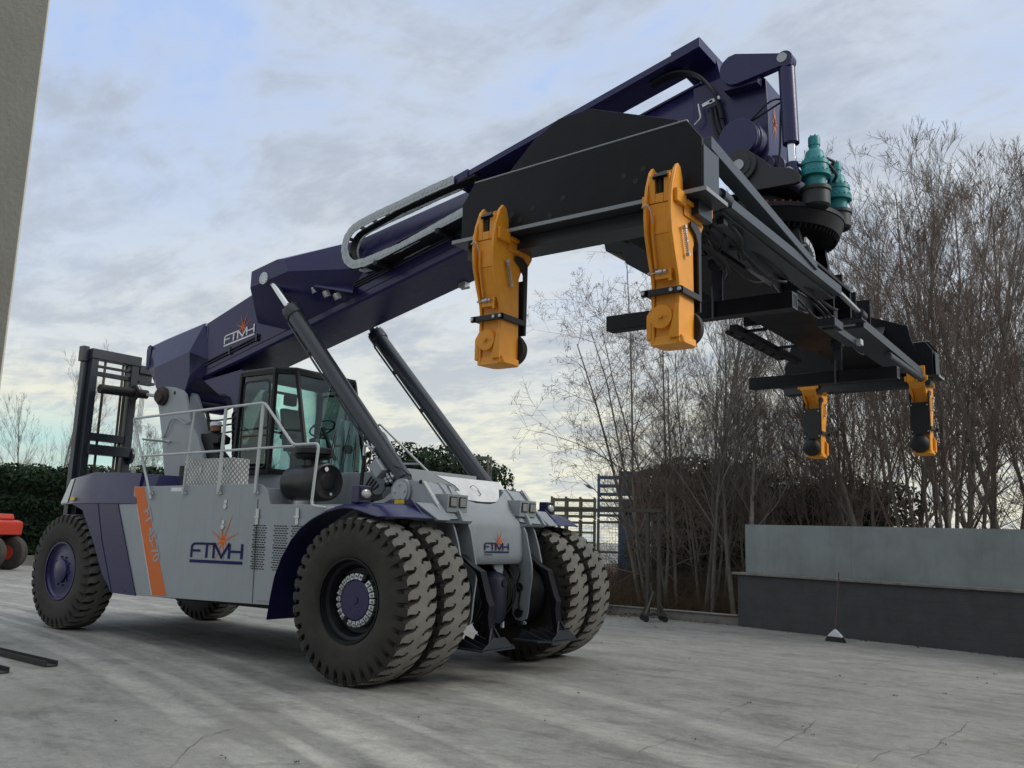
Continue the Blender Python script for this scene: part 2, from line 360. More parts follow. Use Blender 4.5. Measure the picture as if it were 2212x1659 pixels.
# ---- lettering helpers
def text_mesh(name, s, origin, ux, uz, size, mt, parent, depth=.002, bold=0.0, align='LEFT', italic=0.):
    cu = D_.curves.new('t', 'FONT'); cu.body = s; cu.size = 1; cu.extrude = 0; cu.offset = bold; cu.align_x = align; cu.shear = italic; cu.resolution_u = 3
    to = D_.objects.new('t', cu); COL.objects.link(to); dg = bpy.context.evaluated_depsgraph_get(); me = D_.meshes.new_from_object(to.evaluated_get(dg))
    D_.objects.remove(to); D_.curves.remove(cu)
    ux = Vector(ux).normalized(); uz = Vector(uz).normalized(); n = ux.cross(uz)
    for v in me.vertices: v.co = Vector(origin)+ux*v.co.x*size+uz*v.co.y*size+n*depth
    me.materials.clear(); me.materials.append(mt); o = D_.objects.new(name, me); COL.objects.link(o); o.parent = parent; return o
def ribbon(mb, pts, wd, F, d0, mi=0):
    """flat stroke through 2-D pts, mapped by F(u, v, d)"""
    P = [Vector((a, b)) for a, b in pts]; Lf = []; Rt = []
    for i, p in enumerate(P):
        if i == 0: t = (P[1]-p).normalized(); m = 1
        elif i == len(P)-1: t = (p-P[i-1]).normalized(); m = 1
        else:
            t1 = (p-P[i-1]).normalized(); t2 = (P[i+1]-p).normalized(); t = (t1+t2).normalized(); m = min(1/max(.35, t.dot(t1)), 2.2)
        nn = Vector((-t.y, t.x))*wd/2*m; Lf.append(p+nn); Rt.append(p-nn)
    vs = [F(a.x, a.y, d0) for a in Lf]+[F(a.x, a.y, d0) for a in Rt]; n = len(P)
    mb.add(vs, [(i, i+1, n+i+1, n+i) for i in range(n-1)], mi)
def logo(parent, O, ux, uz, W, letter_m, url=False):
    """the maker's four letters, bar and starburst; W = width in metres"""
    O = Vector(O); ux = Vector(ux).normalized(); uz = Vector(uz).normalized(); n = ux.cross(uz).normalized(); s = W/1.32
    F = lambda a, b, d: O+ux*a*s+uz*b*s*.66+n*d
    st = MB(); cx, cy = .80, .40
    for ang, ln, wd in ((99, .62, .05), (72, .68, .05), (141, .42, .06), (27, .45, .06), (205, .42, .05), (322, .30, .06), (250, .55, .035), (278, .62, .035)):
        a = R(ang); c, q = math.cos(a), math.sin(a)
        k5 = .30; st.add([F(cx-q*wd*.5, cy+c*wd*.5, .003), F(cx+q*wd*.5, cy-c*wd*.5, .003), F(cx+c*ln*k5+q*wd*.36, cy+q*ln*k5-c*wd*.36, .003), F(cx+c*ln, cy+q*ln, .003), F(cx+c*ln*k5-q*wd*.36, cy+q*ln*k5+c*wd*.36, .003)], [(0, 1, 2, 3, 4)])
    st.add([F(cx+.05*math.cos(k*math.pi/4), cy+.05*math.sin(k*math.pi/4), .0034) for k in range(8)], [tuple(range(8))])
    new('starburst_emblem', st, orange, parent, weld=False)
    lt = MB(); b = .055
    ribbon(lt, [(.03, 0), (.03, .24)]+[(.03+.09*(1-math.cos(t)), .24+.09*math.sin(t)) for t in (R(22), R(45), R(68), R(90))]+[(.60, .33)], b, F, .005)
    ribbon(lt, [(.06, .165), (.26, .165)], b, F, .0052); ribbon(lt, [(.42, 0), (.42, .31)], b, F, .0054)
    ribbon(lt, [(.60, 0), (.60, .33), (.615, .335), (.80, .03), (.97, .335), (.985, .32), (.985, 0)], b, F, .006)
    ribbon(lt, [(.985, .165), (1.29, .165)], b, F, .0064); ribbon(lt, [(1.29, 0), (1.29, .345)], b, F, .0066)
    ribbon(lt, [(0, -.085), (1.32, -.085)], .07, F, .005)
    new('lettering', lt, letter_m, parent, weld=False)
    if url: text_mesh('lettering', 'www.ftmh.it', F(0, -.25, 0), ux, uz, .085*s, letter_m, parent, .003, .01)
logo(pr, (-3.73, -1.651, 1.285), (1, 0, .008), (0, 0, 1), 1.17, navyd)
sd_ = Vector((-4.385+5.18, 0, .716-2.29)).normalized()
text_mesh('lettering', 'FT 45-70', (-4.98, -1.654, 1.93), tuple(sd_), (-sd_.z, 0, sd_.x), .235, greyd, pr, .002, .02)
sm = MB().prism([(-4.33, 2.215), (-4.07, 2.215), (-4.07, 2.27), (-4.33, 2.27)], -1.6535, -1.651); new('small_sticker', sm, whited, pr)
dr = MB(); dr.prism([(-2.27, at(9, 18, 328, Y=-1.65).z), (-2.21, .78), (-1.44, .78), (-1.34, 1.22), (-1.12, 1.56), (-.90, at(9, 363, 328, Y=-1.65).z)], -1.658, -1.6505); dro = new('access_door', dr, grey, pr, bevel=.002)
rnd = random.Random(3)
for gx in (at(9, -20, 400, Y=-1.65).x, at(9, 160, 400, Y=-1.65).x, at(9, 310, 400, Y=-1.65).x):
    for gz in (at(9, 100, 400, Y=-1.65).z, at(9, 100, 590, Y=-1.65).z):
        vs = MB()
        for r_ in range(10):
            for k in range(5):
                x = gx+k*.054+(.027 if r_ % 2 else 0); z = gz-r_*.031; lim = np.interp(z, [1.2, 1.45, 1.62, 1.8], [-1.34, -1.22, -1.10, -.95])
                if x+.04 < lim: vs.prism([(x, z), (x+.040, z), (x+.040, z+.015), (x, z+.015)], -1.6597, -1.6583)
        if vs.v: new('vent_grille', vs, black, pr)

for hx, hz in [(at(9, x, 320, Y=-1.65).x, at(9, x, 320, Y=-1.65).z) for x in (18, 363)]:
    h = MB().box((hx-.03, -1.672, hz-.10), (hx+.03, -1.6585, hz+.11)); h.box((hx-.05, -1.68, hz-.012), (hx+.05, -1.673, hz+.012)); new('door_hinge', h, zinc, pr, bevel=.003)
for hx, hz in ((-3.02, 2.0), (-3.04, 1.72)):
    h = MB().cyl((hx, -1.651, hz), (hx, -1.668, hz), .035, n=16); h.box((hx-.03, -1.66, hz+.04), (hx+.03, -1.652, hz+.09)); new('panel_latch', h, zinc, pr)
se = MB().prism([(-2.30, .74), (-2.285, .74), (-2.33, 2.1), (-2.345, 2.1)], -1.6515, -1.6502); new('panel_seam', se, black, pr)

# ---- rear counterweight hood and rear mudguard (navy)
def loft(plan, mb, mi=0):
    """plan: rows of equal length point lists"""
    n = len(plan[0]); vs = [p for row in plan for p in row]
    fs = [(i*n+k, i*n+k+1, (i+1)*n+k+1, (i+1)*n+k) for i in range(len(plan)-1) for k in range(n-1)]
    return mb.add(vs, fs, mi)
q1 = at(1, 528, 1020, Y=-1.2); q2 = at(1, 588, 1022, Y=-1.5); q3 = at(1, 622, 822, Y=-1.1); q4 = at(1, 655, 812, Y=-1.38)
cw = MB(); low = [(q1.x, -1.2), (q2.x, -1.5), (-7.05, -1.655), (-6.5, -1.665), (-5.2, -1.665)]
pts = []
for sg in (1, -1):
    pts += [(x, y*sg, 2.035) for x, y in low]+[(q3.x, -1.1*sg, q3.z), (q4.x, -1.38*sg, q4.z), (-6.55, -1.6*sg, 2.545), (-5.5, -1.6*sg, 2.515), (-5.22, -1.6*sg, 2.50)]
cw.hull(pts); cw.hull([(x, y*sg, z) for sg in (1, -1) for x, y, z in [(-5.23, -1.60, 2.30), (-5.23, -1.55, 2.5), (-4.45, -1.0, 2.30), (-4.45, -1.0, 2.46), (-4.9, -1.55, 2.3), (-4.9, -1.5, 2.48)]])
cwo = new('counterweight_hood', cw, blue, RS, bevel=.01, smooth=20)
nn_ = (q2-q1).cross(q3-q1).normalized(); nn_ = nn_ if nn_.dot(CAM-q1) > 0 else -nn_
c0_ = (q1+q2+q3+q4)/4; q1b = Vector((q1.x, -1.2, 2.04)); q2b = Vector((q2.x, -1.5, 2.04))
lite = MB().add([tuple(q_+(c0_-q_)*.06+nn_*.012) for q_ in (q1b, q2b, q4, q3)], [(0, 1, 2, 3)]); new('lit_chamfer_sheet', lite, greyl, cwo, weld=False)  # pale sheet that paints the lit chamfer onto the navy hood
y2 = MB().prism([(-7.12, 2.09), (-7.0, 2.09), (-7.0, 2.14), (-7.12, 2.14)], -1.665, -1.60); new('small_sticker', y2, signy, cwo)
def mud(sg):
    arch = [(-7.05, 2.03), (-6.70, 1.93), (-6.52, 1.72), (-6.26, 1.42), (-5.93, .95), (-5.60, .685), (-4.965, .675), (-5.69, 2.03)]
    mb = MB().prism(arch, -1.668, -1.652)
    mb.prism([(-6.32, 2.03), (-6.25, 2.03), (-6.02, 1.45), (-5.62, .72), (-5.66, .72), (-6.08, 1.42)], -1.676, -1.6685)
    ar2 = [(-7.05, 2.03), (-6.70, 1.93), (-6.52, 1.72), (-6.26, 1.42), (-5.93, .95), (-5.60, .685)]
    loft([[(x, -1.665, z) for x, z in ar2], [(x+.02, -1.1, z+.01) for x, z in ar2]], mb)
    return mb if sg < 0 else mb.flipped()
new('rear_mudguard', mud(-1), blue, RS); new('rear_mudguard', mud(1), blue, RS)

# ---- front mudguards
def fender():
    st_ = [(-1.42, .63, -1.42, .63), (-1.38, .90, -1.38, .90), (-1.33, 1.14, -1.33, 1.14), (-1.22, 1.38, -1.22, 1.38), (-1.08, 1.58, -1.09, 1.6), (-.92, 1.73, -.94, 1.76), (-.73, 1.84, -.75, 1.88), (-.5, 1.93, -.55, 1.97),
           (-.23, 1.98, -.30, 2.035), (-.08, 1.975, -.1, 2.045), (.03, 1.955, .05, 2.045), (.13, 1.93, .17, 2.04), (.25, 1.90, .27, 2.02), (.37, 1.88, .48, 1.885)]
    mb = MB(); Y0, Y1, Y2 = -2.12, -1.90, -1.13
    rows_ = []
    for k in range(5):
        r = []
        for X0, Z0, X1, Z1 in st_:
            if k == 0: r.append((X0, Y0, Z0))
            elif k == 1: r.append((X0*.55+X1*.45, -2.06, Z0*.4+Z1*.6))
            elif k == 2: r.append((X0*.2+X1*.8, -1.97, Z0*.12+Z1*.88))
            elif k == 3: r.append((X1, -1.75, Z1))
            else: r.append((X1+(.03 if X1 > .4 else 0), Y2, Z1))
        rows_.append(r)
    t = .012
    loft(rows_, mb); loft([[(x, y, z-t) for x, y, z in r] for r in rows_][::-1], mb)
    loft([rows_[0], [(x, y, z-t) for x, y, z in rows_[0]]], mb)
    loft([[r[-1] for r in rows_], [(r[-1][0], r[-1][1], r[-1][2]-t) for r in rows_]], mb)
    return mb
fr = fender()
end = MB().hull([(.27, -1.40, 2.07), (.30, -1.08, 2.07), (.55, -1.30, 1.868), (.555, -1.08, 1.868), (.05, -1.40, 2.07), (.05, -1.08, 2.07), (.50, -1.30, 1.855), (.50, -1.08, 1.855)])
hl = MB(); hl.box((-.16, -2.06, 2.03), (-.02, -1.86, 2.235)); 
hlens = MB(); hlens.prism([(-2.045+.0, 2.07), (-1.875, 2.07), (-1.875, 2.21), (-2.045, 2.21)], -.022, -.012, axis='X')
hl2 = MB(); hl2.hull([(x, -1.96+ry*math.cos(a), 2.14+rz_*math.sin(a)) for x, ry, rz_ in ((-.012, .072, .055), (.008, .066, .049), (.018, .045, .03)) for a in [k*math.pi/8 for k in range(16)]])
fs = MB().prism([(-.02, 2.05), (.14, 2.05), (.14, 2.095), (-.02, 2.095)], -1.465, -1.456)
sk = MB().prism([(-.25, 2.04), (.30, 2.02), (.46, 1.90), (.24, 2.10), (-.1, 2.10)], -1.455, -1.43)
for sg in (-1, 1):
    g = (lambda m_: m_) if sg < 0 else (lambda m_: m_.flipped())
    fo = new('front_mudguard', g(fr), blue, RS, smooth=50, bevel=0); fe = new('mudguard_end', g(end), grey, fo, bevel=.006)
    new('warning_sticker', g(fs), signy, fo); new('mudguard_upstand', g(sk), blue, fo)
    h = new('headlight', g(hl), blue, RS, bevel=.015); new('lamp_bezel', g(hlens), blackm, h, bevel=.004); new('lamp_lens', g(hl2), lens_m, h)

# ---- nose
def nose():
    mb = MB(); hw = .60
    sec = [(-.15, 2.42), (.0, 2.3), (.2, 2.12), (.33, 1.97), (.415, 1.86), (.435, 1.80), (.468, 1.46), (.46, 1.39), (.42, 1.345), (.3, 1.33), (.0, 1.4)]
    ys = [-hw, -.56, -.48, -.3, -.15, 0, .15, .3, .48, .56, hw]
    rows = []
    for y in ys:
        a = abs(y)/hw; row = []
        for i, (x, z) in enumerate(sec):
            if i <= 2:                                                  # the hollow the lid lies in
                k = (2, 1, 0)[i]; lift = .21*max(0, (a-.35)/.65)**1.4 if i == 2 else 0
                if i == 2: z += lift; x -= lift*.45
                elif i == 1: x, z = (.2-.21*max(0, (a-.35)/.65)**1.4*.45-.05, 2.11+.21*max(0, (a-.35)/.65)**1.4-.06)
                else: x, z = (-.2, 2.0)
            if a > .95: x -= .012
            row.append((x, y, z))
        rows.append(row)
    loft(rows, mb); 
    mb.add(rows[0], [tuple(range(len(sec)))]); mb.add(rows[-1], [tuple(range(len(sec)))[::-1]])
    return mb
no = new('front_hood', nose(), grey, RS, smooth=40)
n0_ = at(8, 865, 606, X=.466); n1_ = at(8, 1078, 606, X=.466); logo(no, (.468, n0_.y, n0_.z), (0, 1, 0), (-.09, 0, 1), n1_.y-n0_.y, navyd, url=True)
lid = MB(); A = (-.03, 2.43); B = (.17, 2.135)
edge = [(-.70, -.03), (.62, -.03), (.70, .33), (.55, .33)]+[(.42*math.cos(t), .86+.14*math.sin(t)) for t in [i*math.pi/8 for i in range(9)]]+[(-.5, .62), (-.36, .58), (-.42, .34)]
lv = []
for t in (0, .018):
    for y, k in edge: lv.append((A[0]+(B[0]-A[0])*k+t*.83, y, A[1]+(B[1]-A[1])*k+t*.56))
ne = len(edge); lid.add(lv, [tuple(range(ne)), tuple(range(2*ne-1, ne-1, -1))]+[(i, i+ne, (i+1) % ne+ne, (i+1) % ne) for i in range(ne)])
ld = new('tread_plate_lid', lid, tplate2, RS, bevel=.002)
hd = MB().tube(round_path([(.055, -.09, 2.34), (.10, -.09, 2.36), (.13, -.02, 2.31), (.165, .0, 2.24), (.12, .05, 2.24), (.085, .02, 2.31)], .02), .007, 6); new('lid_handle', hd, zinc, ld)
hh = MB().prism([(-.50, 2.33), (-.38, 2.33), (-.38, 2.43), (-.50, 2.43)], .07, .08, axis='X')
pk = MB(); pk.box((-.10, -.62, 1.9), (.03, -.36, 2.28)); new('valve_recess', pk, black, RS)
vb = MB(); vb.hull([(.03, -.58, 2.0), (.03, -.38, 2.0), (-.05, -.6, 2.36), (-.05, -.38, 2.36), (.06, -.55, 2.2), (.06, -.4, 2.2)]); new('valve_block', vb, zinc, RS, bevel=.01)

# lugs for the lift cylinders, side fairings, light boxes
def lug(Y, t):
    P = XZ(3, -1.09, (980, 1030), (1100, 995), (1170, 930), (1195, 870), (1235, 838), (1290, 830), (1430, 840), (1460, 880), (1535, 990), (1610, 1095), (1640, 1175), (1530, 1180), (1450, 1035))
    return MB().prism(P, Y, Y+t)
for sg in (-1, 1):
    g = (lambda m_: m_) if sg < 0 else (lambda m_: m_.flipped())
    mb = lug(-1.09, .05); mb.add(*[[], []]); m2 = lug(-.76, .05); mb.v += []; 
    o_ = len(mb.v); mb.v += m2.v; mb.f += [tuple(o_+i for i in f) for f in m2.f]; mb.mi += m2.mi
    mb.cyl((-.25, -1.12, 2.215), (-.25, -1.05, 2.215), .165, n=36)
    lo = new('cylinder_bracket', g(mb), grey, RS, bevel=.006)
    pn = MB().cyl((-.25, -1.135, 2.215), (-.25, -1.0, 2.215), .125, n=32)
    for k in range(4):
        a = k*math.pi/2+.1; pn.cyl((-.25+.085*math.cos(a), -1.15, 2.215+.085*math.sin(a)), (-.25+.085*math.cos(a), -1.13, 2.215+.085*math.sin(a)), .014, n=6)
    new('bracket_pin', g(pn), MATS['grey_plastic_chain'], lo, bevel=.003)
    hole = MB().cyl((.055, -1.092, 2.335), (.055, -1.0905, 2.335), .028, n=16); new('lifting_eye', g(hole), black, lo)
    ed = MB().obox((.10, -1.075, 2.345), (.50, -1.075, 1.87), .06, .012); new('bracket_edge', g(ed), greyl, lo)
    fa = MB(); fa.hull([(-.2, -.60, 2.37), (.06, -.60, 2.33), (.06, -1.03, 2.33), (-.1, -1.03, 2.33), (.10, -.60, 2.19), (.2, -1.03, 2.19), (.40, -.60, 1.90), (.46, -1.03, 1.88), (-.1, -1.03, 1.88), (-.1, -.6, 1.88)])
    fa.hull([(.06, -.58, 1.878), (.5, -.58, 1.878), (.5, -1.08, 1.865), (.06, -1.08, 1.865), (.06, -.58, 1.84), (.47, -.58, 1.84), (.47, -1.08, 1.84), (.06, -1.08, 1.84)])
    new('nose_shoulder', g(fa), grey, RS, bevel=.006)
    bx = MB(); bx.hull([(.405, -.965, 2.195), (.405, -.57, 2.195), (.395, -.965, 1.975), (.395, -.57, 1.975), (.03, -.965, 2.195), (.03, -.57, 2.195), (.22, -.965, 1.975), (.22, -.57, 1.975)])
    bo = new('light_box', g(bx), grey, RS, bevel=.006)
    for yc in (-.86, -.68):
        lp = MB().prism([(yc-.072, 2.035), (yc+.072, 2.035), (yc+.072, 2.165), (yc-.072, 2.165)], .402, .412, axis='X')
        lo2 = new('work_lamp', g(lp), blackm, bo, bevel=.003)
        lz = MB().prism([(yc-.055, 2.048), (yc+.055, 2.048), (yc+.055, 2.15), (yc-.055, 2.15)], .4125, .4165, axis='X')
        for a in range(3):
            for b in range(3): lz.cyl((.4165, yc-.035+.035*a, 2.064+.035*b), (.4185, yc-.035+.035*a, 2.064+.035*b), .013, n=10)
        new('lamp_lens', g(lz), lamp_g, bo)
    # hanging plates beside the axle
    ip = MB(); P = []
    for x, y in [(1110, 385), (1205, 390), (1235, 460), (1262, 620), (1283, 740), (1283, 850), (1262, 1000), (1248, 1150), (1235, 1200), (1190, 1218), (1145, 1205), (1118, 1160), (1112, 1000), (1098, 850), (1085, 700)]:
        v = at(8, x, y, Y=.61); P.append((v.x, v.z))
    ip.prism(P, .59, .62); ipo = new('inner_axle_plate', ip if sg > 0 else ip.flipped(), grey, RS, bevel=.004)
    if sg > 0:
        for x, y in ((1170, 928), (1162, 1150)):
            v = at(8, x, y, Y=.59); q = MB().cyl((v.x, .575, v.z), (v.x, .59, v.z), .062, n=24); q.cyl((v.x, .565, v.z), (v.x, .575, v.z), .02, n=8); new('axle_sensor_cap', q, blackm, ipo)
        cb = MB().tube(bez((.42, .5, 1.33), (.62, .45, 1.2), (.30, .56, 1.1), (.45, .57, 1.0))+bez((.45, .57, 1.0), (.42, .56, .8), (.4, .57, .75), (.5, .57, .72), 8)[1:], .012, 6); new('sensor_cable', cb, blackm, ipo)
    op = MB(); P = []
    for x, y in [(1215, 385), (1275, 385), (1305, 450), (1335, 560), (1365, 715), (1280, 640), (1215, 600)]:
        v = at(8, x, y, Y=.87); P.append((v.x, v.z))
    op.prism(P, .855, .885); new('outer_axle_plate', op if sg > 0 else op.flipped(), grey, RS, bevel=.004)
    # dark support arm and foot
    ar = MB(); pf = []
    for x, y in [(680, 640), (790, 745), (860, 790), (885, 900), (915, 1030), (935, 1090), (925, 1170), (945, 1385), (905, 1385), (880, 1200), (868, 1060), (840, 900), (815, 800), (760, 740), (690, 690)]:
        v = at(8, x, y, Y=-.73); pf.append((v.x, v.z))
    ar.prism(pf, -.79, -.67); ao = new('foot_arm', g(ar), black, RS, bevel=.006)
    ft = MB(); z0 = .38
    ft.hull([(.55, -1.0, z0), (.55, -.25, z0), (1.08, -1.05, z0-.005), (1.08, -.42, z0-.005), (.95, -.25, z0), (.55, -1.0, z0+.02), (.55, -.25, z0+.02), (1.08, -1.05, z0+.012), (1.08, -.42, z0+.012), (.95, -.25, z0+.02)])
    ft.prism([(-1.02, z0+.02), (-.43, z0+.02), (-.6, z0+.14), (-.82, z0+.14)], 1.05, 1.065, axis='X')
    for yy in (-.95, -.8, -.6, -.4): ft.hull([(.56, yy, z0+.02), (.56, yy+.012, z0+.02), (1.0, yy, z0+.02), (1.0, yy+.012, z0+.02), (.62, yy, z0+.14), (.62, yy+.012, z0+.14)])
    for s2 in (-.07, .07): ft.obox((.98, -.73+s2*.4, .62), (1.04, -.73+s2*2.2, z0+.03), .02, .02)
    new('support_foot', g(ft), dkst, RS, bevel=.002)
# axle, differential, brakes
ax = MB(); ax.cyl((0, -1.5, TR), (0, 1.5, TR), 0, n=36, prof=[(0, .2), (.15, .24), (.3, .26), (.31, .33), (.36, .34), (.37, .22), (.44, .22), (.5, .36), (.56, .22), (.63, .22), (.64, .34), (.69, .33), (.7, .26), (.85, .24), (1, .2)])
for sg in (-1, 1):
    for z in (1.2, .82, .56): ax.cyl((.05, sg*.70, z), (.36, sg*.72, z), .06, n=16)
    ax.cyl((.15, sg*.6, TR), (.15, sg*.98, TR), .42, n=36)
new('front_axle', ax, black, RS, bevel=.005)
for sg in (-1, 1):
    for z in (1.2, .82, .56):
        b_ = MB().cyl((.36, sg*.74, z), (.41, sg*.74, z), .028, n=12); b_.cyl((.41, sg*.74, z), (.43, sg*.74, z), .018, n=12); new('brake_fitting', b_, zinc, RS)
mo = MB().cyl((.30, .12, .58), (.30, .12, 1.26), 0, n=32, prof=[(0, .13), (.03, .17), (.2, .20), (.75, .21), (.86, .19), (.95, .12), (1, .0)]); mo.cyl((.40, .12, 1.1), (.52, .12, 1.1), .05); new('drive_housing', mo, mat('dark_navy_casting', (.007, .007, .025), .5), RS)
for y in (-.0, .22): new('housing_bolt', MB().cyl((.42, y, .53), (.42, y, .61), .026, n=8), zinc, RS)
hs = MB()
for k in range(7):
    a = random.Random(k).uniform(-.5, .5); hs.tube(bez((.2, a, 1.36), (.55, a*.8, 1.2), (.5, a*1.1+.1, .8), (.25, a*.6, .6), 14), .014, 6)
new('axle_hose', hs, blackm, RS)
pt = MB().hull([(.30, .1, 1.34), (.36, .28, 1.34), (.34, .1, 1.32), (.36, .15, 1.12), (.37, .28, 1.12), (.33, .28, 1.1)]); new('cable_cover', pt, grey, RS)

# ---- pivot brackets behind the cab
def brk(Y, pts, t=.05):
    return MB().prism(XZ(1, Y, *pts), Y, Y+t)
b1 = brk(-.95, [(1350, 70), (1385, 38), (1440, 22), (1500, 28), (1575, 55), (1600, 85), (1643, 290), (1650, 340), (1700, 440), (1745, 590), (1765, 880), (1430, 880), (1412, 700), (1400, 480), (1375, 250)])
b2 = brk(-.50, [(1640, 110), (1655, 75), (1690, 85), (1705, 110), (1800, 430), (1820, 500), (1860, 880), (1640, 880)])
A_ = [at(1, 1643, 290, Y=-.92), at(1, 1745, 590, Y=-.92), at(1, 1790, 880, Y=-.92)]
wb = MB(); 
wb.add([A_[0], A_[1], A_[2], (A_[2].x, -.5, A_[2].z), (A_[1].x, -.5, A_[1].z), (A_[0].x, -.5, A_[0].z)], [(0, 1, 4, 5), (1, 2, 3, 4)])
for sg in (-1, 1):
    g = (lambda m_: m_) if sg < 0 else (lambda m_: m_.flipped())
    a = MB(); 
    for q in (b1, b2, wb):
        o_ = len(a.v); a.v += q.v; a.f += [tuple(o_+i for i in f) for f in q.f]; a.mi += q.mi
    bo = new('pivot_bracket', g(a), grey, RS, bevel=.006)
    d_ = MB().cyl((-5.86, -1.06, 3.84), (-5.86, -.93, 3.84), 0, n=32, prof=[(0, .02), (0, .11), (.4, .125), (.45, .155), (1, .155)]); new('pivot_boss', g(d_), rust, bo, bevel=.004)
    e_ = MB().cyl((-5.55, -.9525, 3.88), (-5.55, -.951, 3.88), .032, n=16); new('bracket_hole', g(e_), black, bo)
    tb = MB().tube(bez(at(1, 1405, 460, Y=-.97), at(1, 1460, 440, Y=-.99), at(1, 1440, 280, Y=-.99), at(1, 1530, 300, Y=-.98))+bez(at(1, 1530, 300, Y=-.98), at(1, 1590, 320, Y=-.98), at(1, 1600, 370, Y=-.98), at(1, 1640, 325, Y=-.97))[1:], .012, 6)
    new('bracket_hose', g(tb), grey, bo)

# ---- boom
def zb(X): return 4.66+.235*(X+3.51)
BOOM = MB()
Y1 = .46
def sect(X, b, sh, t, yl, yt): return [(X, -yl*.93, b), (X, -yl, b+.03), (X, -yl, sh), (X, -yt, t-.01), (X, -yt+.03, t), (X, yt-.03, t), (X, yt, t-.01), (X, yl, sh), (X, yl, b+.03), (X, yl*.93, b), (X, -yl*.93, b)]
rows = [sect(-5.54, zb(-5.54)+.02, 5.14, 5.17, Y1, Y1), sect(-4.45, zb(-4.45), 5.47, 5.50, Y1, Y1), sect(-3.9, zb(-3.9), 5.66, 5.69, Y1, Y1), sect(-3.2, zb(-3.2), 5.80, 5.83, Y1, Y1),
        sect(-2.1, zb(-2.1), 6.0, 6.03, Y1, Y1), sect(-1.9, zb(-1.9), 5.75, 6.08, Y1, .40), sect(.2, zb(.2), 6.0, 6.52, Y1, .24), sect(1.12, zb(1.12), 6.2, 6.72, Y1, .24)]
loft(rows, BOOM); BOOM.add(rows[0][:-1], [tuple(range(10))]); BOOM.add(rows[-1][:-1], [tuple(range(10))[::-1]])
BOOM.hull([(x, y*s, z) for s in (-1, 1) for x, y, z in [(1.0, .47, zb(1.0)-.05), (1.14, .47, zb(1.14)-.05), (1.0, .47, zb(1.0)+.3), (1.14, .47, zb(1.14)+.3)]])
boom = new('boom', BOOM, blue, RS, bevel=.01, smooth=25)
tail = MB()
Yt = .64; T3 = lambda x, y, Y: tuple(at(2, x, y, Y=-Y))
tA, tB, tC, tD = T3(340, 440, .38), T3(668, 302, .462), T3(530, 550, Yt), T3(228, 690, Yt); tE, tF, tG = T3(530, 760, Yt), T3(492, 885, Yt), T3(245, 870, Yt); tH, tI = T3(690, 612, .462), T3(205, 505, .42)
tJ = (-7.18, -.46, 4.52); tK = (-5.54, -.462, zb(-5.54))
both = lambda L_: [(x, y*q_, z) for x, y, z in L_ for q_ in (1, -1)]
tail.hull(both([tA, tB, tC, tD, tE, tF, tG, tH, tI, tJ])); tail.hull(both([tF, tG, (-6.25, -.45, 3.74), (-6.65, -.45, 3.8), tE, (-5.95, -.45, 3.95)])); tail.hull(both([tE, tH, tC, tK, (-5.5, -.46, 4.9)]))
tail.prism([(-7.18, 4.5), (-7.26, 4.5), (-7.285, 4.86), (-7.26, 4.93), (-7.2, 4.955), (-7.14, 4.93)], -.47, -.44); tail.prism([(-7.18, 4.5), (-7.26, 4.5), (-7.285, 4.86), (-7.26, 4.93), (-7.2, 4.955), (-7.14, 4.93)], .44, .47)
tail.cyl((-6.1, -.40, 3.86), (-6.1, .40, 3.86), .15, n=28)
new('boom_tail', tail, blue, boom, bevel=.008, smooth=18)
lug_ = MB()
for s in (-1, 1):
    lug_.hull([(x, y*s, z) for x, y, z in [(-3.74, 1.0, 5.40), (-3.74, 1.0, 5.66), (-3.16, 1.0, 5.76), (-2.98, 1.0, 5.745), (-2.87, 1.0, 5.53), (-4.15, .45, 5.58), (-4.2, .45, 5.0), (-3.4, .45, 4.78), (-2.0, .45, 6.025), (-1.75, .45, 5.55), (-2.2, .45, 5.1)]])
new('cylinder_yoke', lug_, blue, boom, bevel=.012, smooth=20)
for s in (-1, 1):
    q = MB().cyl((-3.41, 1.0*s, 5.50), (-3.41, 1.02*s, 5.50), .095, n=32)
    for k in range(8): a = k*math.pi/4; q.cyl((-3.41+.068*math.cos(a), 1.02*s, 5.50+.068*math.sin(a)), (-3.41+.068*math.cos(a), 1.027*s, 5.50+.068*math.sin(a)), .008, n=6)
    new('yoke_pin', q, zinc, boom)
bd = Vector((1, 0, .235)).normalized()
l0_ = at(2, 829, 487, Y=-.464); l1_ = at(2, 1096, 378, Y=-.464); logo(boom, l0_, (l1_.x-l0_.x, 0, l1_.z-l0_.z), (-.19*.2, 0, 1), (l1_-l0_).length, whited)
sea = MB(); 
for x in (-5.50,): sea.obox((x, -.463, zb(x)+.06), (x-.0, -.463, 5.1), .006, .02)
sea.obox((-5.93, -.503, 4.70), (-5.90, -.503, 4.24), .004, .02); new('weld_seam', sea, MATS['navy_paint'], boom)
pp = MB()
for dz, r in ((.27, .013), (.22, .013)):
    pp.tube([(-5.55, -.475, zb(-5.55)+dz), (-4.1, -.475, zb(-4.1)+dz)], r, 6)
for x in (-5.5, -4.82, -4.15): pp.box((x-.015, -.50, zb(x)+.19), (x+.015, -.461, zb(x)+.31))
new('hydraulic_pipe', pp, dkst, boom)
pp = MB()
for dz in (.30, .26, .62): pp.tube([(-2.2 if dz < .5 else -1.35, -.475, zb(-2.2 if dz < .5 else -1.35)+dz), (1.1, -.475, zb(1.1)+dz)], .012, 6)
pp.tube(round_path([(-1.45, -.475, 5.5), (-1.42, -.475, zb(-1.42)+.34), (-2.2, -.475, zb(-2.2)+.34)], .08), .010, 6)
new('hydraulic_pipe', pp, dkst, boom)
grv = MB().obox((-5.5, -.4635, zb(-5.5)+.13), (1.0, -.4635, zb(1.0)+.13), .004, .012); new('weld_seam', grv, black, boom)
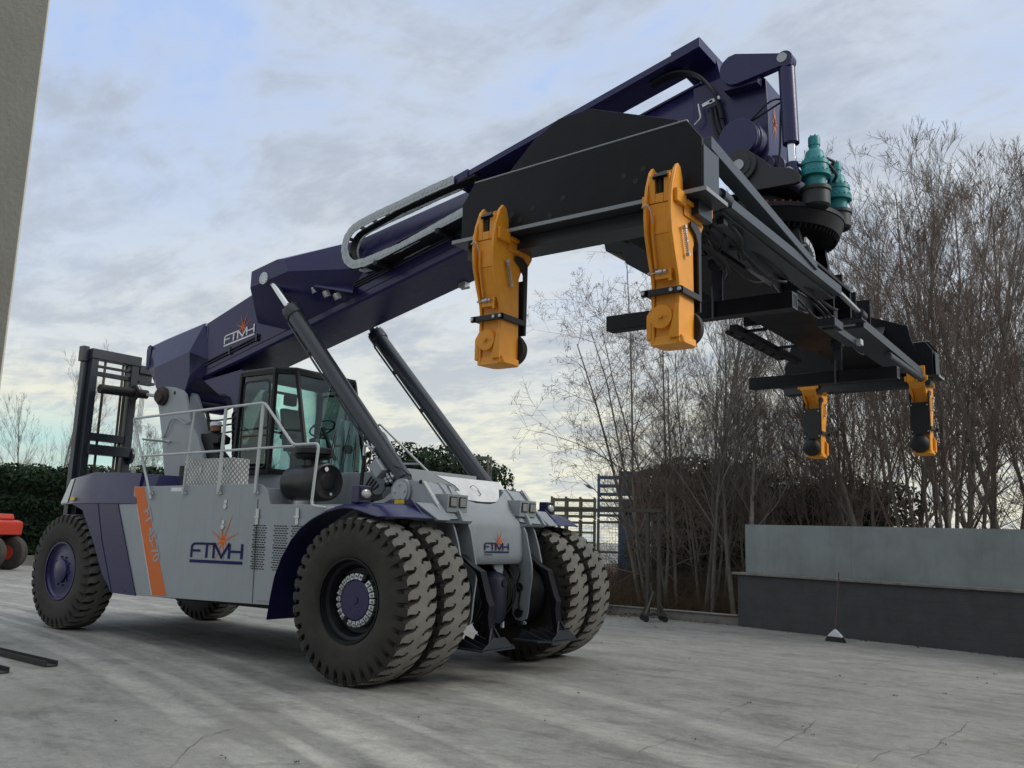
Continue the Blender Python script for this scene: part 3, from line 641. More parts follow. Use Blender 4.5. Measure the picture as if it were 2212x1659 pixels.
lt = MB().hull([at(0, 664, 612, Y=-.74), at(0, 762, 628, Y=-.74), at(0, 668, 603, Y=-.47), at(0, 766, 617, Y=-.47), at(0, 664, 617, Y=-.74), at(0, 762, 633, Y=-.74), at(0, 668, 608, Y=-.47), at(0, 766, 622, Y=-.47)]); new('lamp_shelf', lt, blue, boom, bevel=.006)
for (x, y) in ((1350, 490), (1435, 518), (1510, 535)):
    v = at(0, 271+x*.3064, 474.4+y*.3064, Y=-.66); q = MB().obox((v.x-.04, -.70, v.z+.03), (v.x-.02, -.66, v.z-.05), .085, .09); new('boom_lamp', q, zinc, boom, bevel=.006)
sc_ = MB()
for x, y in ((1580, 610), (1560, 612)):
    v = at(2, x, y, Y=.1)
q = MB().box((-.62, .3, zb(-.6)-.07), (-.5, .42, zb(-.5)-.01)); q.obox((-.6, .36, zb(-.6)-.08), (-.45, .36, zb(-.45)-.10), .03, .02); new('boom_lamp', q, zinc, boom)
# inner section
inn = MB(); rows = []
for X, yl in ((.9, .40), (3.55, .40)):
    b = zb(X)+.02; t = 6.83+(X-2.72)*.25; rows.append(sect(X, b, t-.22, t, yl, .33))
loft(rows, inn); inn.add(rows[0][:-1], [tuple(range(10))]); inn.add(rows[-1][:-1], [tuple(range(10))[::-1]])
inn.obox((.9, -.36, 6.83+(.9-2.72)*.25-.02), (3.5, -.36, 6.83+(3.5-2.72)*.25-.02), .03, .03)
new('inner_boom', inn, blue, boom, bevel=.006, smooth=25)
# head
hd_ = MB(); HP = [(3.42, 6.93), (3.42, 6.3), (3.60, 5.95), (3.80, 5.66), (4.10, 5.55), (4.24, 5.70), (4.31, 5.95), (4.31, 6.35), (4.29, 6.80), (4.15, 6.93), (3.9, 6.98)]
hd_.prism(HP, -.42, .42)
hd_.cyl((4.24, -.40, 5.80), (4.24, .42, 5.80), .12, n=28)
hd_.cyl((4.33, -.36, 5.78), (4.33, .36, 5.78), .13, n=24)
for s in (-1, 1): hd_.cyl((4.03, .40*s, 6.08), (4.03, .62*s, 6.08), 0, n=40, prof=[(0, .27), (.6, .25), (.62, .225), (1, .225)])
he = new('boom_head', hd_, blue, boom, bevel=.02, smooth=30)
F = MB(); st0 = Vector((4.475, -.22, 6.34)); 
for ang, ln in ((90, .26), (68, .16), (112, .17), (178, .16), (2, .17), (270, .24), (238, .2), (300, .2), (150, .1), (30, .1)):
    a = R(ang); c_, s_ = math.cos(a), math.sin(a); n1 = .016
    fz = lambda u, v: (4.314-(.07*max(0, v-.0)*0), st0.y+u, st0.z+v)
    F.add([fz(-s_*n1, c_*n1), fz(s_*n1, -c_*n1), fz(c_*ln*.7, s_*ln)], [(0, 1, 2)])
new('starburst_emblem', F, MATS['orange_decal'], he, weld=False)
def tilt_arm(s):
    P = [(3.83, 6.98), (3.87, 7.06), (3.94, 7.11), (4.05, 7.125), (4.55, 6.985), (4.60, 6.97), (4.64, 6.93), (4.65, 6.86), (4.62, 6.80), (4.55, 6.78), (4.06, 6.72), (3.97, 6.72), (3.89, 6.76), (3.84, 6.84), (3.815, 6.92)]
    P = []
    for x, y in [(685, 360), (690, 310), (715, 262), (760, 215), (820, 187), (1255, 180), (1290, 195), (1310, 240), (1300, 275), (1255, 292), (1205, 295), (830, 448), (780, 455), (735, 440), (700, 405)]:
        v = at(5, x, y, Y=-.62); P.append((v.x, v.z))
    return MB().prism(P, -.62, -.57) if s < 0 else MB().prism(P, -.62, -.57).flipped()
for s in (-1,):
    ta = new('tilt_arm', tilt_arm(s), blue, boom, bevel=.006, smooth=40)
    ib = MB().box((3.86, -.57, 6.70), (4.25, -.38, 6.98)); ib.hull([(3.9, -.57, 6.74), (3.9, -.44, 6.74), (4.5, -.57, 6.84), (4.5, -.44, 6.84), (4.5, -.57, 6.94), (4.5, -.44, 6.94), (3.9, -.44, 7.0), (3.9, -.57, 7.0)]); new('tilt_arm_web', ib if s < 0 else ib.flipped(), blue, ta, bevel=.01)
    q = MB().cyl((4.545, .63*s, 6.875), (4.545, .50*s, 6.875), .055, n=20); new('arm_pin', q, chainm, ta)
    tc_ = empty('tilt_cylinder', parent=RS)
    y = .53*s; T0 = Vector((4.56, y, 6.86)); T1 = Vector((4.60, y, 5.60)); 
    cb = MB().cyl(T0+(T1-T0)*.06, T0+(T1-T0)*.76, .088, n=32); cb.cyl((4.56, y-.08, 6.87), (4.56, y+.08, 6.87), .09, n=24); new('barrel', cb, blue, tc_, bevel=.008)
    new('rod', MB().cyl(T0+(T1-T0)*.7, T1, .048, n=24), chrome, tc_)
    ce = MB().cyl((4.60, y-.06, 5.56), (4.60, y+.06, 5.56), .085, n=24); ce.cyl(T0+(T1-T0)*.93, T0+(T1-T0)*.99, .065); new('rod_eye', ce, blue, tc_, bevel=.005)
    new('eye_pin', MB().cyl((4.60, .66*s, 5.56), (4.60, .6*s, 5.56), .042, n=20), chainm, tc_)
    new('cylinder_hose', MB().tube(bez((4.50, y-.03*s, 6.45), (4.40, y+.15*s, 6.45), (4.30, y+.08*s, 6.3), (4.08, y+.04*s, 6.22))+bez((4.50, y-.02, 6.4), (4.46, y, 6.0), (4.5, y, 5.9), (4.42, y, 5.62)), .011, 6), blackm, tc_)
# hose tray over the boom
tr_ = MB(); s0 = .2486
def tz(X): return 6.50+s0*(X-.1)
tr_.hull([(x, y, tz(x)+d) for x in (.25, 3.30) for y in (-.66, -.22) for d in (-.08, .0)]); tr_.hull([(x, y, tz(x)+d) for x in (3.26, 3.62) for y in (-.68, .12) for d in (-.10, .02)])
tr_.hull([(x, y, tz(x)+d) for x in (.02, .27) for y in (-.68, -.25) for d in (-.10, .02)])
tr_.hull([(3.30, y, tz(3.3)-.02) for y in (-.20, .10)]+[(3.62, y, tz(3.62)-.02) for y in (-.20, .10)]+[(3.42, y, 6.7) for y in (-.20, .10)]+[(3.75, y, 6.75) for y in (-.2, .1)])
new('hose_tray', tr_, blue, boom, bevel=.006)
def chain_side(Y):
    cx = [(.10, 6.44), (-.4, 6.37), (-.9, 6.28), (-1.35, 6.21), (-1.72, 6.13)]
    P = [Vector((a, 0, b)) for a, b in cx]
    cc = Vector((-1.68, 0, 5.825)); rr = .30
    for k in range(1, 10): a = R(98+k*17.5); P.append(cc+Vector((rr*math.cos(a)*1.0, 0, rr*math.sin(a))))
    P += [Vector((-1.55, 0, 5.535)), Vector((-.86, 0, 5.64)), Vector((.23, 0, 5.93)), Vector((1.4, 0, 6.22)), Vector((2.6, 0, 6.5))]
    # resample to links
    L_ = []; acc = 0; step = .085
    for i in range(len(P)-1):
        d = P[i+1]-P[i]; ln = d.length; t = -acc
        while t+step <= ln: t += step; L_.append((P[i]+d*(t/ln), d.normalized()))
        acc = ln-t
    mb = MB()
    for k, (p, d) in enumerate(L_):
        yy = Y+(.004 if k % 2 else 0); mb.obox(p-d*.052+Vector((0, yy, 0)), p+d*.052+Vector((0, yy, 0)), .014, .125, upv=(-d.z, 0, d.x))
        mb.cyl(p+Vector((0, yy-.009, 0)), p+Vector((0, yy-.013, 0)), .026, n=10)
    bars = [MB().obox(p+Vector((0, Y+.01, 0)), p+Vector((0, Y+.21, 0)), .02, .05) for (p, d) in L_[::3]]
    return mb, bars
ca, cb_ = chain_side(-.72); c2, _ = chain_side(-.50)
cho = new('cable_chain', ca, chainm, boom); new('chain_inner_side', c2, chainm, boom); [new('chain_crossbar', q_, blackm, boom) for q_ in cb_]
hz_ = MB()
for k in range(4): hz_.tube([(.4, -.55-.04*k, tz(.4)-.13), (-1.0, -.55-.03*k, 6.24), (-1.6, -.55-.03*k, 6.09)]+[(-1.68+.24*math.cos(R(100+a*20)), -.55-.03*k, 5.825+.24*math.sin(R(100+a*20))) for a in range(9)]+[(-.86, -.55-.03*k, 5.66), (1.0, -.55-.03*k, 6.1)], .016, 6)
new('chain_hose', hz_, blackm, boom)
sp_ = MB()
for X in (-1.25, -.12, 1.0): sp_.obox((X, -.80, zb(X)+.27), (X+.02, -.46, zb(X)+.27), .08, .07)
sp_.obox((-1.5, -.6, zb(-1.5)+.31), (1.1, -.6, zb(1.1)+.31), .30, .012)
new('chain_support', sp_, black, boom, bevel=.004)
hs2 = MB()
for k in range(5):
    o_ = k*.035; hs2.tube(bez((2.9, -.5+o_*.6, tz(2.9)-.10), (3.35, -.52+o_, tz(3.4)-.03), (3.72, -.55+o_*.4, 7.0), (3.80, -.50+o_*.3, 6.42), 20), .018, 6)
for k in range(3): hs2.tube(bez((3.66+k*.05, -.46, 6.6), (3.7+k*.05, -.5, 6.4), (3.68+k*.06, -.47, 6.3), (3.8+k*.04, -.47, 6.15)), .02, 6)
new('head_hoses', hs2, blackm, boom)
hc = MB(); 
for k in range(2): v = at(5, 585+k*60, 615-k*27, Y=-.50); hc.obox((v.x-.065, -.50, v.z-.018), (v.x+.065, -.50, v.z+.018), .02, .045)
new('hose_clamp', hc, zinc, boom, bevel=.004)
new('metal_elbow_pipe', MB().tube(round_path([at(5, 505, 625, Y=-.50), at(5, 515, 690, Y=-.50), at(5, 530, 745, Y=-.50), at(5, 470, 805, Y=-.50)], .06), .012, 8), zinc, boom)
# lift cylinders
for s in (-1, 1):
    lc = empty('lift_cylinder', parent=RS); A = Vector((-.25, .90*s, 2.215)); B = Vector((-3.40, .90*s, 5.53)); d = (B-A).normalized(); ln = (B-A).length
    y = .90*s
    q = MB().cyl(A+d*.22, A+d*3.66, .118, n=36); q.cyl((-.25, y-.1, 2.215), (-.25, y+.1, 2.215), .15, n=28); q.cyl(A+d*.1, A+d*.24, .10, n=28)
    new('barrel', q, dkst, lc, bevel=.006)
    q = MB().cyl(A+d*3.60, A+d*3.80, 0, n=36, prof=[(0, .13), (.15, .142), (.85, .142), (1, .12)])
    for k in range(12):
        a = k*math.pi/6; u = d.orthogonal().normalized(); v = d.cross(u); p = A+d*3.78+(u*math.cos(a)+v*math.sin(a))*.125; q.cyl(p, p+d*.03, .013, n=6)
    new('gland', q, dkst, lc, bevel=.004)
    new('rod', MB().cyl(A+d*3.7, B-d*.02, .058, n=28), chrome, lc)
    side = Vector((0, -1, 0)); nrm = d.cross(side).normalized()
    off = nrm*(.13 if nrm.z < 0 else -.13)+Vector((0, -.035, 0))
    pz = MB().tube(round_path([A+d*.9+off*.9, A+d*.95+off*1.1, A+d*3.6+off*1.1, A+d*3.66+off*.8], .05), .016, 8)
    for k in (1.1, 2.0, 2.9): pz.cyl(A+d*k+off*.85, A+d*(k+.05)+off*.85, .035, n=12)
    new('pressure_pipe', pz, dkst, lc)
# valve box and hoses at the near cylinder
v0 = at(3, 1070, 740, Y=-1.02); d = Vector((-.688, 0, .725))
q = MB().obox(v0-d*.09, v0+d*.13, .16, .14, upv=(0, -1, 0)); vbx = new('valve_box', q, grey, RS, bevel=.008)
q = MB(); 
for x, y in ((1140, 800), (1175, 790), (1125, 835), (1160, 830), (975, 540), (1000, 565), (1010, 540)):
    v = at(3, x, y, Y=-1.0); q.cyl(v, v+Vector((.05, -.02, -.03)), .022, n=8); q.cyl(v, v+Vector((-.02, .0, .04)), .016, n=8)
new('hydraulic_fittings', q, zinc, vbx)
new('metal_elbow_pipe', MB().tube(round_path([at(3, 980, 530, Y=-1.0), at(3, 938, 530, Y=-1.0), at(3, 934, 620, Y=-1.0)], .05), .02, 8), zinc, vbx)
q = MB(); P = lambda x, y, Y=-1.0: at(3, x, y, Y=Y)
q.tube(bez(P(934, 620), P(930, 760), P(890, 900), P(925, 950))+bez(P(925, 950), P(950, 985), P(980, 1000), P(1010, 1010), 6)[1:], .026, 8)
for (x0, y0, x1, y1) in ((1000, 800, 960, 960), (1020, 820, 970, 980), (1040, 840, 985, 990), (1060, 870, 1000, 940)):
    q.tube(bez(P(x0, y0), P(x0-50, y0+80), P(x1-40, y1-60), P(x1+20, y1+20)), .015, 6)
q.tube(bez(P(990, 600), P(970, 700), P(1000, 760), P(1020, 770)), .012, 6); q.tube(bez(P(1130, 870), P(1100, 960), P(1030, 1010), P(970, 950)), .006, 5); q.tube(bez(P(1110, 710), P(1200, 690), P(1290, 730), P(1340, 820), 10), .008, 5)
q.hull([P(980, 960), P(1090, 950), P(1095, 1000), P(990, 1020), P(980, 960, -.9), P(1090, 950, -.9), P(1095, 1000, -.9), P(990, 1020, -.9)])
new('hydraulic_hose', q, blackm, vbx); new('indicator_cap', MB().cyl(P(1045, 665), P(1045, 650), .02, n=10), red, vbx)

# ---- cab
cab = empty('cab', parent=RS)
ZB, ZT = 2.515, 4.10
foot = [(-4.0, -.80), (-3.22, -.80), (-2.98, -.60), (-2.98, .60), (-3.22, .80), (-4.0, .80)]
base = [(-4.05, -.80), (-3.22, -.80), (-2.58, -.60), (-2.58, .60), (-3.22, .80), (-4.05, .80)]
def lerp(a, b, t): return a+(b-a)*t
n = 6
fr_ = MB()
for i in range(n):
    a = base[i]; b = foot[i]; fr_.obox((a[0], a[1], ZB), (b[0], b[1], ZT), .065 if i in (0, 1, 5, 4) else .05, .06, upv=(1, 0, 0))
for ring, z, h in ((base, ZB+.03, .07), (foot, ZT-.03, .08)):
    for i in range(n): a = ring[i]; b = ring[(i+1) % n]; fr_.obox((*a, z), (*b, z), .055, h)
# lower opaque panels
t = .10
for i in (0, 4, 5, ):
    a = base[i]; b = base[(i+1) % n]
    pa = [lerp(base[i][k], foot[i][k], t) for k in (0, 1)]; pb = [lerp(base[(i+1) % n][k], foot[(i+1) % n][k], t) for k in (0, 1)]
    fr_.add([(*a, ZB), (*b, ZB), (*pb, ZB+(ZT-ZB)*t), (*pa, ZB+(ZT-ZB)*t)], [(0, 1, 2, 3)])
new('cab_frame', fr_, black, cab, bevel=.008)
rf = MB(); rf.hull([(x*1.0+(0.02 if x > -3 else -.02), y*1.03, z) for x, y in foot for z in (ZT, ZT+.035)]); new('roof', rf, MATS['dark_steel_cylinder'], cab, bevel=.01)
gl_ = MB()
for i in range(n):
    j = (i+1) % n; gl_.add([(*base[i], ZB+.05), (*base[j], ZB+.05), (*foot[j], ZT-.04), (*foot[i], ZT-.04)], [(0, 1, 2, 3)])
new('window_glass', gl_, glass, cab, weld=False)
dr_ = MB()
for s in (-1, 1):
    y = .79*s; pts = round_path([(-3.92, y, 2.62), (-3.94, y, 3.95), (-3.34, y, 3.95), (-3.30, y, 2.62), (-3.92, y, 2.62)], .1); dr_.tube(pts, .022, 6); dr_.tube([(-3.92, y, 3.1), (-3.31, y, 3.1)], .018, 6)
dr_.tube(round_path([(-3.95, -.35, 2.7), (-3.98, -.35, 3.9), (-3.98, .35, 3.9), (-3.95, .35, 2.7)], .1), .022, 6); dr_.tube([(-3.96, -.35, 3.25), (-3.96, .35, 3.25)], .02, 6)
new('door_frame', dr_, blackm, cab)
se_ = MB(); se_.hull([(x, y, z) for x in (-3.62, -3.12) for y in (-.24, .24) for z in (2.92, 3.03)]); se_.hull([(-3.66, -.22, 3.0), (-3.54, -.22, 3.0), (-3.66, .22, 3.0), (-3.54, .22, 3.0), (-3.82, -.19, 3.62), (-3.74, -.19, 3.62), (-3.82, .19, 3.62), (-3.74, .19, 3.62)])
se_.hull([(-3.84, y, z) for y in (-.12, .12) for z in (3.68, 3.86)]+[(-3.76, y, z) for y in (-.12, .12) for z in (3.68, 3.86)]); se_.box((-3.55, -.15, 2.55), (-3.2, .15, 2.92)); se_.box((-3.6, -.34, 3.1), (-3.2, -.26, 3.18)); se_.box((-3.6, .26, 3.1), (-3.2, .34, 3.18))
new('driver_seat', se_, seatm, cab, bevel=.03, smooth=60)
sw = MB(); c0 = Vector((-3.0, 0, 3.28)); ax_ = Vector((-.55, 0, .83)).normalized(); u = Vector((0, 1, 0)); v = ax_.cross(u)
sw.tube([c0+(u*math.cos(a)+v*math.sin(a))*.2 for a in [k*math.pi/12 for k in range(25)]], .014, 8); sw.tube([c0, c0-ax_*.6], .03, 8); sw.tube([c0-u*.2, c0+u*.2], .01, 6); new('steering_wheel', sw, blackm, cab)
cn = MB(); cn.hull([(-2.98, .38, 2.55), (-2.85, .38, 2.55), (-2.98, .62, 2.55), (-2.85, .62, 2.55), (-3.0, .40, 3.45), (-2.94, .40, 3.45), (-3.0, .56, 3.45), (-2.94, .56, 3.45)]); cn.hull([(-2.9, -.18, 2.55), (-2.7, -.18, 2.55), (-2.9, .16, 2.55), (-2.7, .16, 2.55), (-2.98, -.15, 3.1), (-2.88, -.15, 3.1), (-2.98, .13, 3.1), (-2.88, .13, 3.1)]); new('console', cn, grey, cab, bevel=.02)
wp = MB()
for y, y2, x2, z2 in ((-.2, .02, 0, 3.15), (.05, .30, 0, 3.2), (.3, .45, 0, 3.1)):
    wp.tube([(-2.56, y, 2.56), (-2.70, y2, z2)], .008, 5); wp.obox((-2.62, y+.02, 2.7), (-2.72, y2+.01, z2+.1), .01, .02)
new('wiper', wp, blackm, cab)
mr = MB().cyl((-2.80, .33, 2.98), (-2.80, .42, 2.98), .07, n=16); new('speaker_pod', mr, blackm, cab)
hk = MB().tube(bez((-3.3, .2, ZT+.03), (-3.25, .2, ZT+.09), (-3.15, .2, ZT+.12), (-3.1, .25, ZT+.03)), .008, 5); new('roof_cable', hk, blackm, cab)

# ---- engine column, deck furniture, hand rails
cl_ = MB(); P = XZ(2, -.5, (640, 800), (780, 925), (830, 925), (880, 950), (900, 1000), (905, 1080), (895, 1180), (905, 1300), (905, 1640), (990, 1640), (985, 700)); cl_.prism(P, -.5, .1); co = new('support_column', cl_, blue, RS, bevel=.02)
q = MB()
for k in range(9):
    x = 900+(k % 3)*20; y0 = 1050+k*45; q.tube(bez(at(2, 985, y0, Y=-.62), at(2, 960, y0+40, Y=-.66), at(2, 900, y0-20, Y=-.6), at(2, 905, y0+80, Y=-.55)), .02, 6)
for yy in (1135, 1185, 1250): q.tube(bez(at(2, 700, yy+5, Y=-.7), at(2, 760, yy+25, Y=-.7), at(2, 850, yy-10, Y=-.68), at(2, 930, yy-10, Y=-.6)), .014, 6)
q.tube(bez(at(2, 640, 1060, Y=-.8), at(2, 700, 1040, Y=-.8), at(2, 690, 1150, Y=-.75), at(2, 710, 1230, Y=-.75)), .03, 8)
new('engine_hose', q, blackm, co)
q = MB(); P = XZ(2, -.8, (650, 1260), (770, 1255), (810, 1285), (800, 1340), (755, 1350), (760, 1400), (800, 1450), (800, 1520), (640, 1520), (625, 1340), (655, 1335)); q.prism(P, -.85, -.62); new('engine_valve_block', q, blackm, RS, bevel=.015)
jr = MB().cyl(at(2, 760, 1245, Y=-.8), at(2, 760, 1170, Y=-.8), .085, n=24); jo = new('coolant_bottle', jr, mat('amber_fluid', (.16, .06, .025), .3), RS, bevel=.01)
jr = MB().cyl(at(2, 760, 1195, Y=-.8), at(2, 760, 1163, Y=-.8), .09, n=24); new('bottle_label', jr, whited, jo)
q = MB().box((-4.20, -1.56, 2.262), (-3.09, -1.25, 2.69)); tb = new('tread_plate_box', q, tplate, RS, bevel=.004)
new('box_latch', MB().box((-3.34, -1.575, 2.50), (-3.26, -1.563, 2.58)), zinc, tb); new('box_latch', MB().box((-3.80, -1.572, 2.48), (-3.76, -1.562, 2.58)), zinc, tb)
q = MB().box((-4.32, -1.56, 2.42), (-4.21, -1.45, 2.60)); q.cyl((-4.27, -1.5, 2.26), (-4.27, -1.5, 2.42), .045, n=16); new('isolator_switch', q, blackm, RS, bevel=.01)
afo = MB(); AX0 = Vector((-2.23, -1.30, 2.30)); AX1 = Vector((-1.30, -1.30, 2.345))
AX1 = Vector((-1.34, -1.33, 2.34)); AX0 = Vector((-2.16, -1.24, 2.33))
afo.cyl(AX0, AX1, 0, n=48, prof=[(0, .12), (.0, .18), (.05, .225), (.10, .235), (.66, .235), (.67, .25), (.70, .255), (.74, .25), (.75, .258), (.93, .255), (.99, .24), (1, .22), (.985, .19), (.985, .11), (1.0, .10), (1.0, 0)])
afo.cyl(AX0+Vector((-.12, 0, -.06)), AX0+Vector((.02, 0, -.02)), .10, n=24); afo.cyl((-1.72, -1.26, 2.52), (-1.74, -1.26, 2.66), .10, n=24)
af = new('air_filter', afo, mat('black_plastic', (.008, .008, .009), .4, var=.2, dust=.02), RS, smooth=35)
q = MB().cyl((-1.74, -1.26, 2.64), (-1.74, -1.26, 2.80), 0, n=36, prof=[(0, .10), (.1, .22), (.35, .26), (.36, .20), (.45, .20), (.5, .25), (.9, .25), (1, .22), (1, 0)]); new('rain_cap', q, blackm, af)
pdir = (AX1-AX0).normalized()
for (a, b, r, mt_) in ((-.02, .16, .03, whited), (-.10, -.15, .02, whited)):
    c0 = AX1+pdir*.006+Vector((0, b*0, 0)); u = Vector((0, 1, 0)); c0 = c0+Vector((0, -.05 if r == .03 else .05, .16 if r == .03 else -.16)); q = MB().cyl(c0, c0+pdir*.004, r, n=16); new('filter_sticker', q, mt_, af)
q = MB().cyl((-2.62, -1.60, 2.15), (-2.62, -1.672, 2.15), .07, n=20); q2 = MB().box((-2.70, -1.658, 2.07), (-2.46, -1.6505, 2.24)); 
rl = MB(); y = -1.69
P = [(-4.77, 2.10), (-5.43, 3.33), (-5.36, 3.36), (-2.36, 3.40), (-1.67, 2.80), (-1.36, 2.80)]
top = round_path([(-4.77, y, 2.10), (-5.45, y, 3.355), (-2.30, y, 3.40), (-1.66, y, 2.80), (-1.30, y, 2.80), (-1.17, y, 2.80), (-1.17, y-.06, 2.01), (-.88, y-.06, 1.985)], .07)
rl.tube(top, .019, 8); rl.tube([(-5.14, y, 2.755), (-1.64, y, 2.785)], .017, 8)
rl.tube(round_path([(-3.98, y, 2.19), (-3.87, y, 3.37)], .1), .018, 8); rl.obox((-3.16, y, 2.19), (-3.14, y, 3.385), .022, .05); rl.obox((-2.36, y, 2.19), (-2.33, y, 3.39), .022, .05)
rl.tube([at(1, 1232, 477, Y=y), at(1, 1430, 497, Y=-1.0)], .016, 8); rl.tube([at(1, 1430, 497, Y=-1.0), at(1, 1470, 500, Y=-.96)], .022, 8)
for x in (-4.80, -3.98, -3.16, -2.36): rl.box((x-.05, -1.68, 2.17), (x+.05, -1.655, 2.20)); rl.box((x-.02, y-.01, 2.185), (x+.02, -1.655, 2.23))
rl.box((-.90, y-.07, 1.96), (-.80, y+.0, 2.01))
new('hand_rail', rl, greyl, RS)
r2 = rl.flipped(); 
fr2 = MB(); y = 1.5
fr2.tube(round_path([at(3, 1040, 640, Y=y), at(3, 1043, 400, Y=y), at(3, 1062, 340, Y=y), at(3, 1530, 800, Y=y)], .1), .018, 8); fr2.tube([at(3, 1240, 690, Y=y), at(3, 1400, 690, Y=y)], .016, 8)
fr2.tube(round_path([at(3, 1060, 700, Y=1.1), at(3, 1085, 410, Y=1.1), at(3, 1115, 430, Y=1.1), at(3, 1330, 830, Y=1.1)], .08), .016, 8)
if 0: fr2.tube(round_path([(-4.6, 1.69, 2.2), (-4.7, 1.69, 3.38), (-2.4, 1.69, 3.38), (-1.7, 1.69, 2.8)], .07), .019, 8)
new('hand_rail', fr2, greyl, RS)
q = MB(); q.box((-.9, -.74, 2.30), (-.50, .74, 2.545)); new('front_step_box', q, grey, RS, bevel=.006)

# ---- rotator
ro = empty('rotator', parent=RS); RX = 4.15
def hang(s):
    P = []
    for x, y in [(725, 1165), (745, 1110), (800, 1040), (860, 1015), (930, 1020), (1000, 1060), (1070, 1105), (1130, 1160), (1200, 1172), (1280, 1170), (1345, 1190), (1385, 1235), (1375, 1290), (1340, 1305), (980, 1370), (900, 1300), (790, 1260)]:
        v = at(5, x, y, Y=-.70); P.append((v.x, v.z))
    return MB().prism(P, -.70, -.65)
for s in (-1, 1):
    g = (lambda m_: m_) if s < 0 else (lambda m_: m_.flipped())
    h_ = hang(s); h_.cyl((4.09, -.74, 5.70), (4.09, -.60, 5.70), .185, n=40); h_.cyl((4.09, -.75, 5.70), (4.09, -.73, 5.70), .13, n=32); ho = new('hanger_plate', g(h_), MATS.get('dark_steel_cylinder') and mat('charcoal_paint', (.022, .023, .025), .5, var=.15), ro, bevel=.005, smooth=40)
    q = MB().cyl((4.09, -.765, 5.70), (4.09, -.75, 5.70), .06, n=28); new('hanger_pin', g(q), chainm, ho)
rb = MB(); rb.hull([(3.75, -.66, 5.42), (3.75, .66, 5.42), (4.55, -.66, 5.42), (4.55, .66, 5.42), (3.7, -.55, 5.34), (3.7, .55, 5.34), (4.7, -.5, 5.30), (4.7, .5, 5.30)]); rb.cyl((RX, 0, 5.12), (RX, 0, 5.36), .62, n=48)
rb.cyl((RX, 0, 5.17), (RX, 0, 5.22), .80, n=64)
new('turntable', rb, black, ro, bevel=.004, smooth=40)
gr = MB(); gr.cyl((RX, 0, 5.0), (RX, 0, 5.165), 0, n=64, prof=[(0, .60), (.15, .74), (1, .79), (1, .0)])
for k in range(72):
    a = 2*math.pi*k/72; p = Vector((RX+.70*math.cos(a), .70*math.sin(a), 4.98)); gr.cyl(p, p+Vector((.03*math.cos(a), .03*math.sin(a), .05)), .012, n=6)
gr.cyl((RX, 0, 4.75), (RX, 0, 5.0), .46, n=48); gr.hull([(RX+.46*math.cos(a), .46*math.sin(a), 4.76) for a in [k*math.pi/12 for k in range(24)]]+[(RX-.5, -.75, 4.5), (RX+.5, -.75, 4.5), (RX-.5, .75, 4.5), (RX+.5, .75, 4.5)])
new('slewing_ring', gr, black, ro, smooth=30)
for k in range(14):
    rfl = MB(); a = R(-100+k*7); rfl.cyl((RX+.66*math.cos(a), .66*math.sin(a), 5.22), (RX+.66*math.cos(a), .66*math.sin(a), 5.29), .014, n=6)
    new('ring_bolt', rfl, red, ro)
for s in (-1, 1):
    x, y = 4.80, .40*s+(-.04 if s > 0 else -.02)
    q = MB().cyl((x, y, 5.18), (x, y, 5.40), 0, n=40, prof=[(0, .12), (.1, .145), (.75, .145), (.8, .16), (.95, .16), (1, .15)]); po = new('motor_pod', q, MATS['charcoal_paint'], ro, bevel=.003)
    q = MB().cyl((x, y, 5.40), (x, y, 5.97), 0, n=36, prof=[(0, .11), (.20, .11), (.205, .158), (.27, .16), (.275, .150), (.34, .148), (.345, .138), (.42, .136), (.425, .145), (.50, .143), (.505, .125), (.62, .10), (.70, .09), (.76, .055), (.82, .055), (.83, .062), (.97, .062), (1, .058), (1, 0)])
    for hz__, rr_, nn in ((.28, .150, 18), (.43, .135, 16), (.52, .118, 14)):
        for k in range(nn):
            a = 2*math.pi*k/nn; q.cyl((x+rr_*math.cos(a), y+rr_*math.sin(a), 5.40+.57*hz__), (x+rr_*math.cos(a), y+rr_*math.sin(a), 5.40+.57*hz__+.018), .010, n=6)
    for k in range(6): a = 2*math.pi*k/6; q.cyl((x+.045*math.cos(a), y+.045*math.sin(a), 5.96), (x+.045*math.cos(a), y+.045*math.sin(a), 5.985), .009, n=6)
    mo_ = new('slew_motor', q, teal, ro, smooth=35)
q = MB().tube(bez((4.66, -.42, 5.68), (4.55, -.5, 5.75), (4.6, -.45, 5.6), (4.5, -.4, 5.62)), .02, 6); q.tube(bez((4.90, -.32, 5.75), (5.0, -.2, 5.7), (4.85, .0, 5.9), (4.75, .25, 5.72)), .016, 6); q.tube(bez((4.90, -.30, 5.7), (4.95, -.1, 5.6), (4.9, .1, 5.75), (4.78, .28, 5.70)), .018, 6); new('motor_hose', q, blackm, ro)

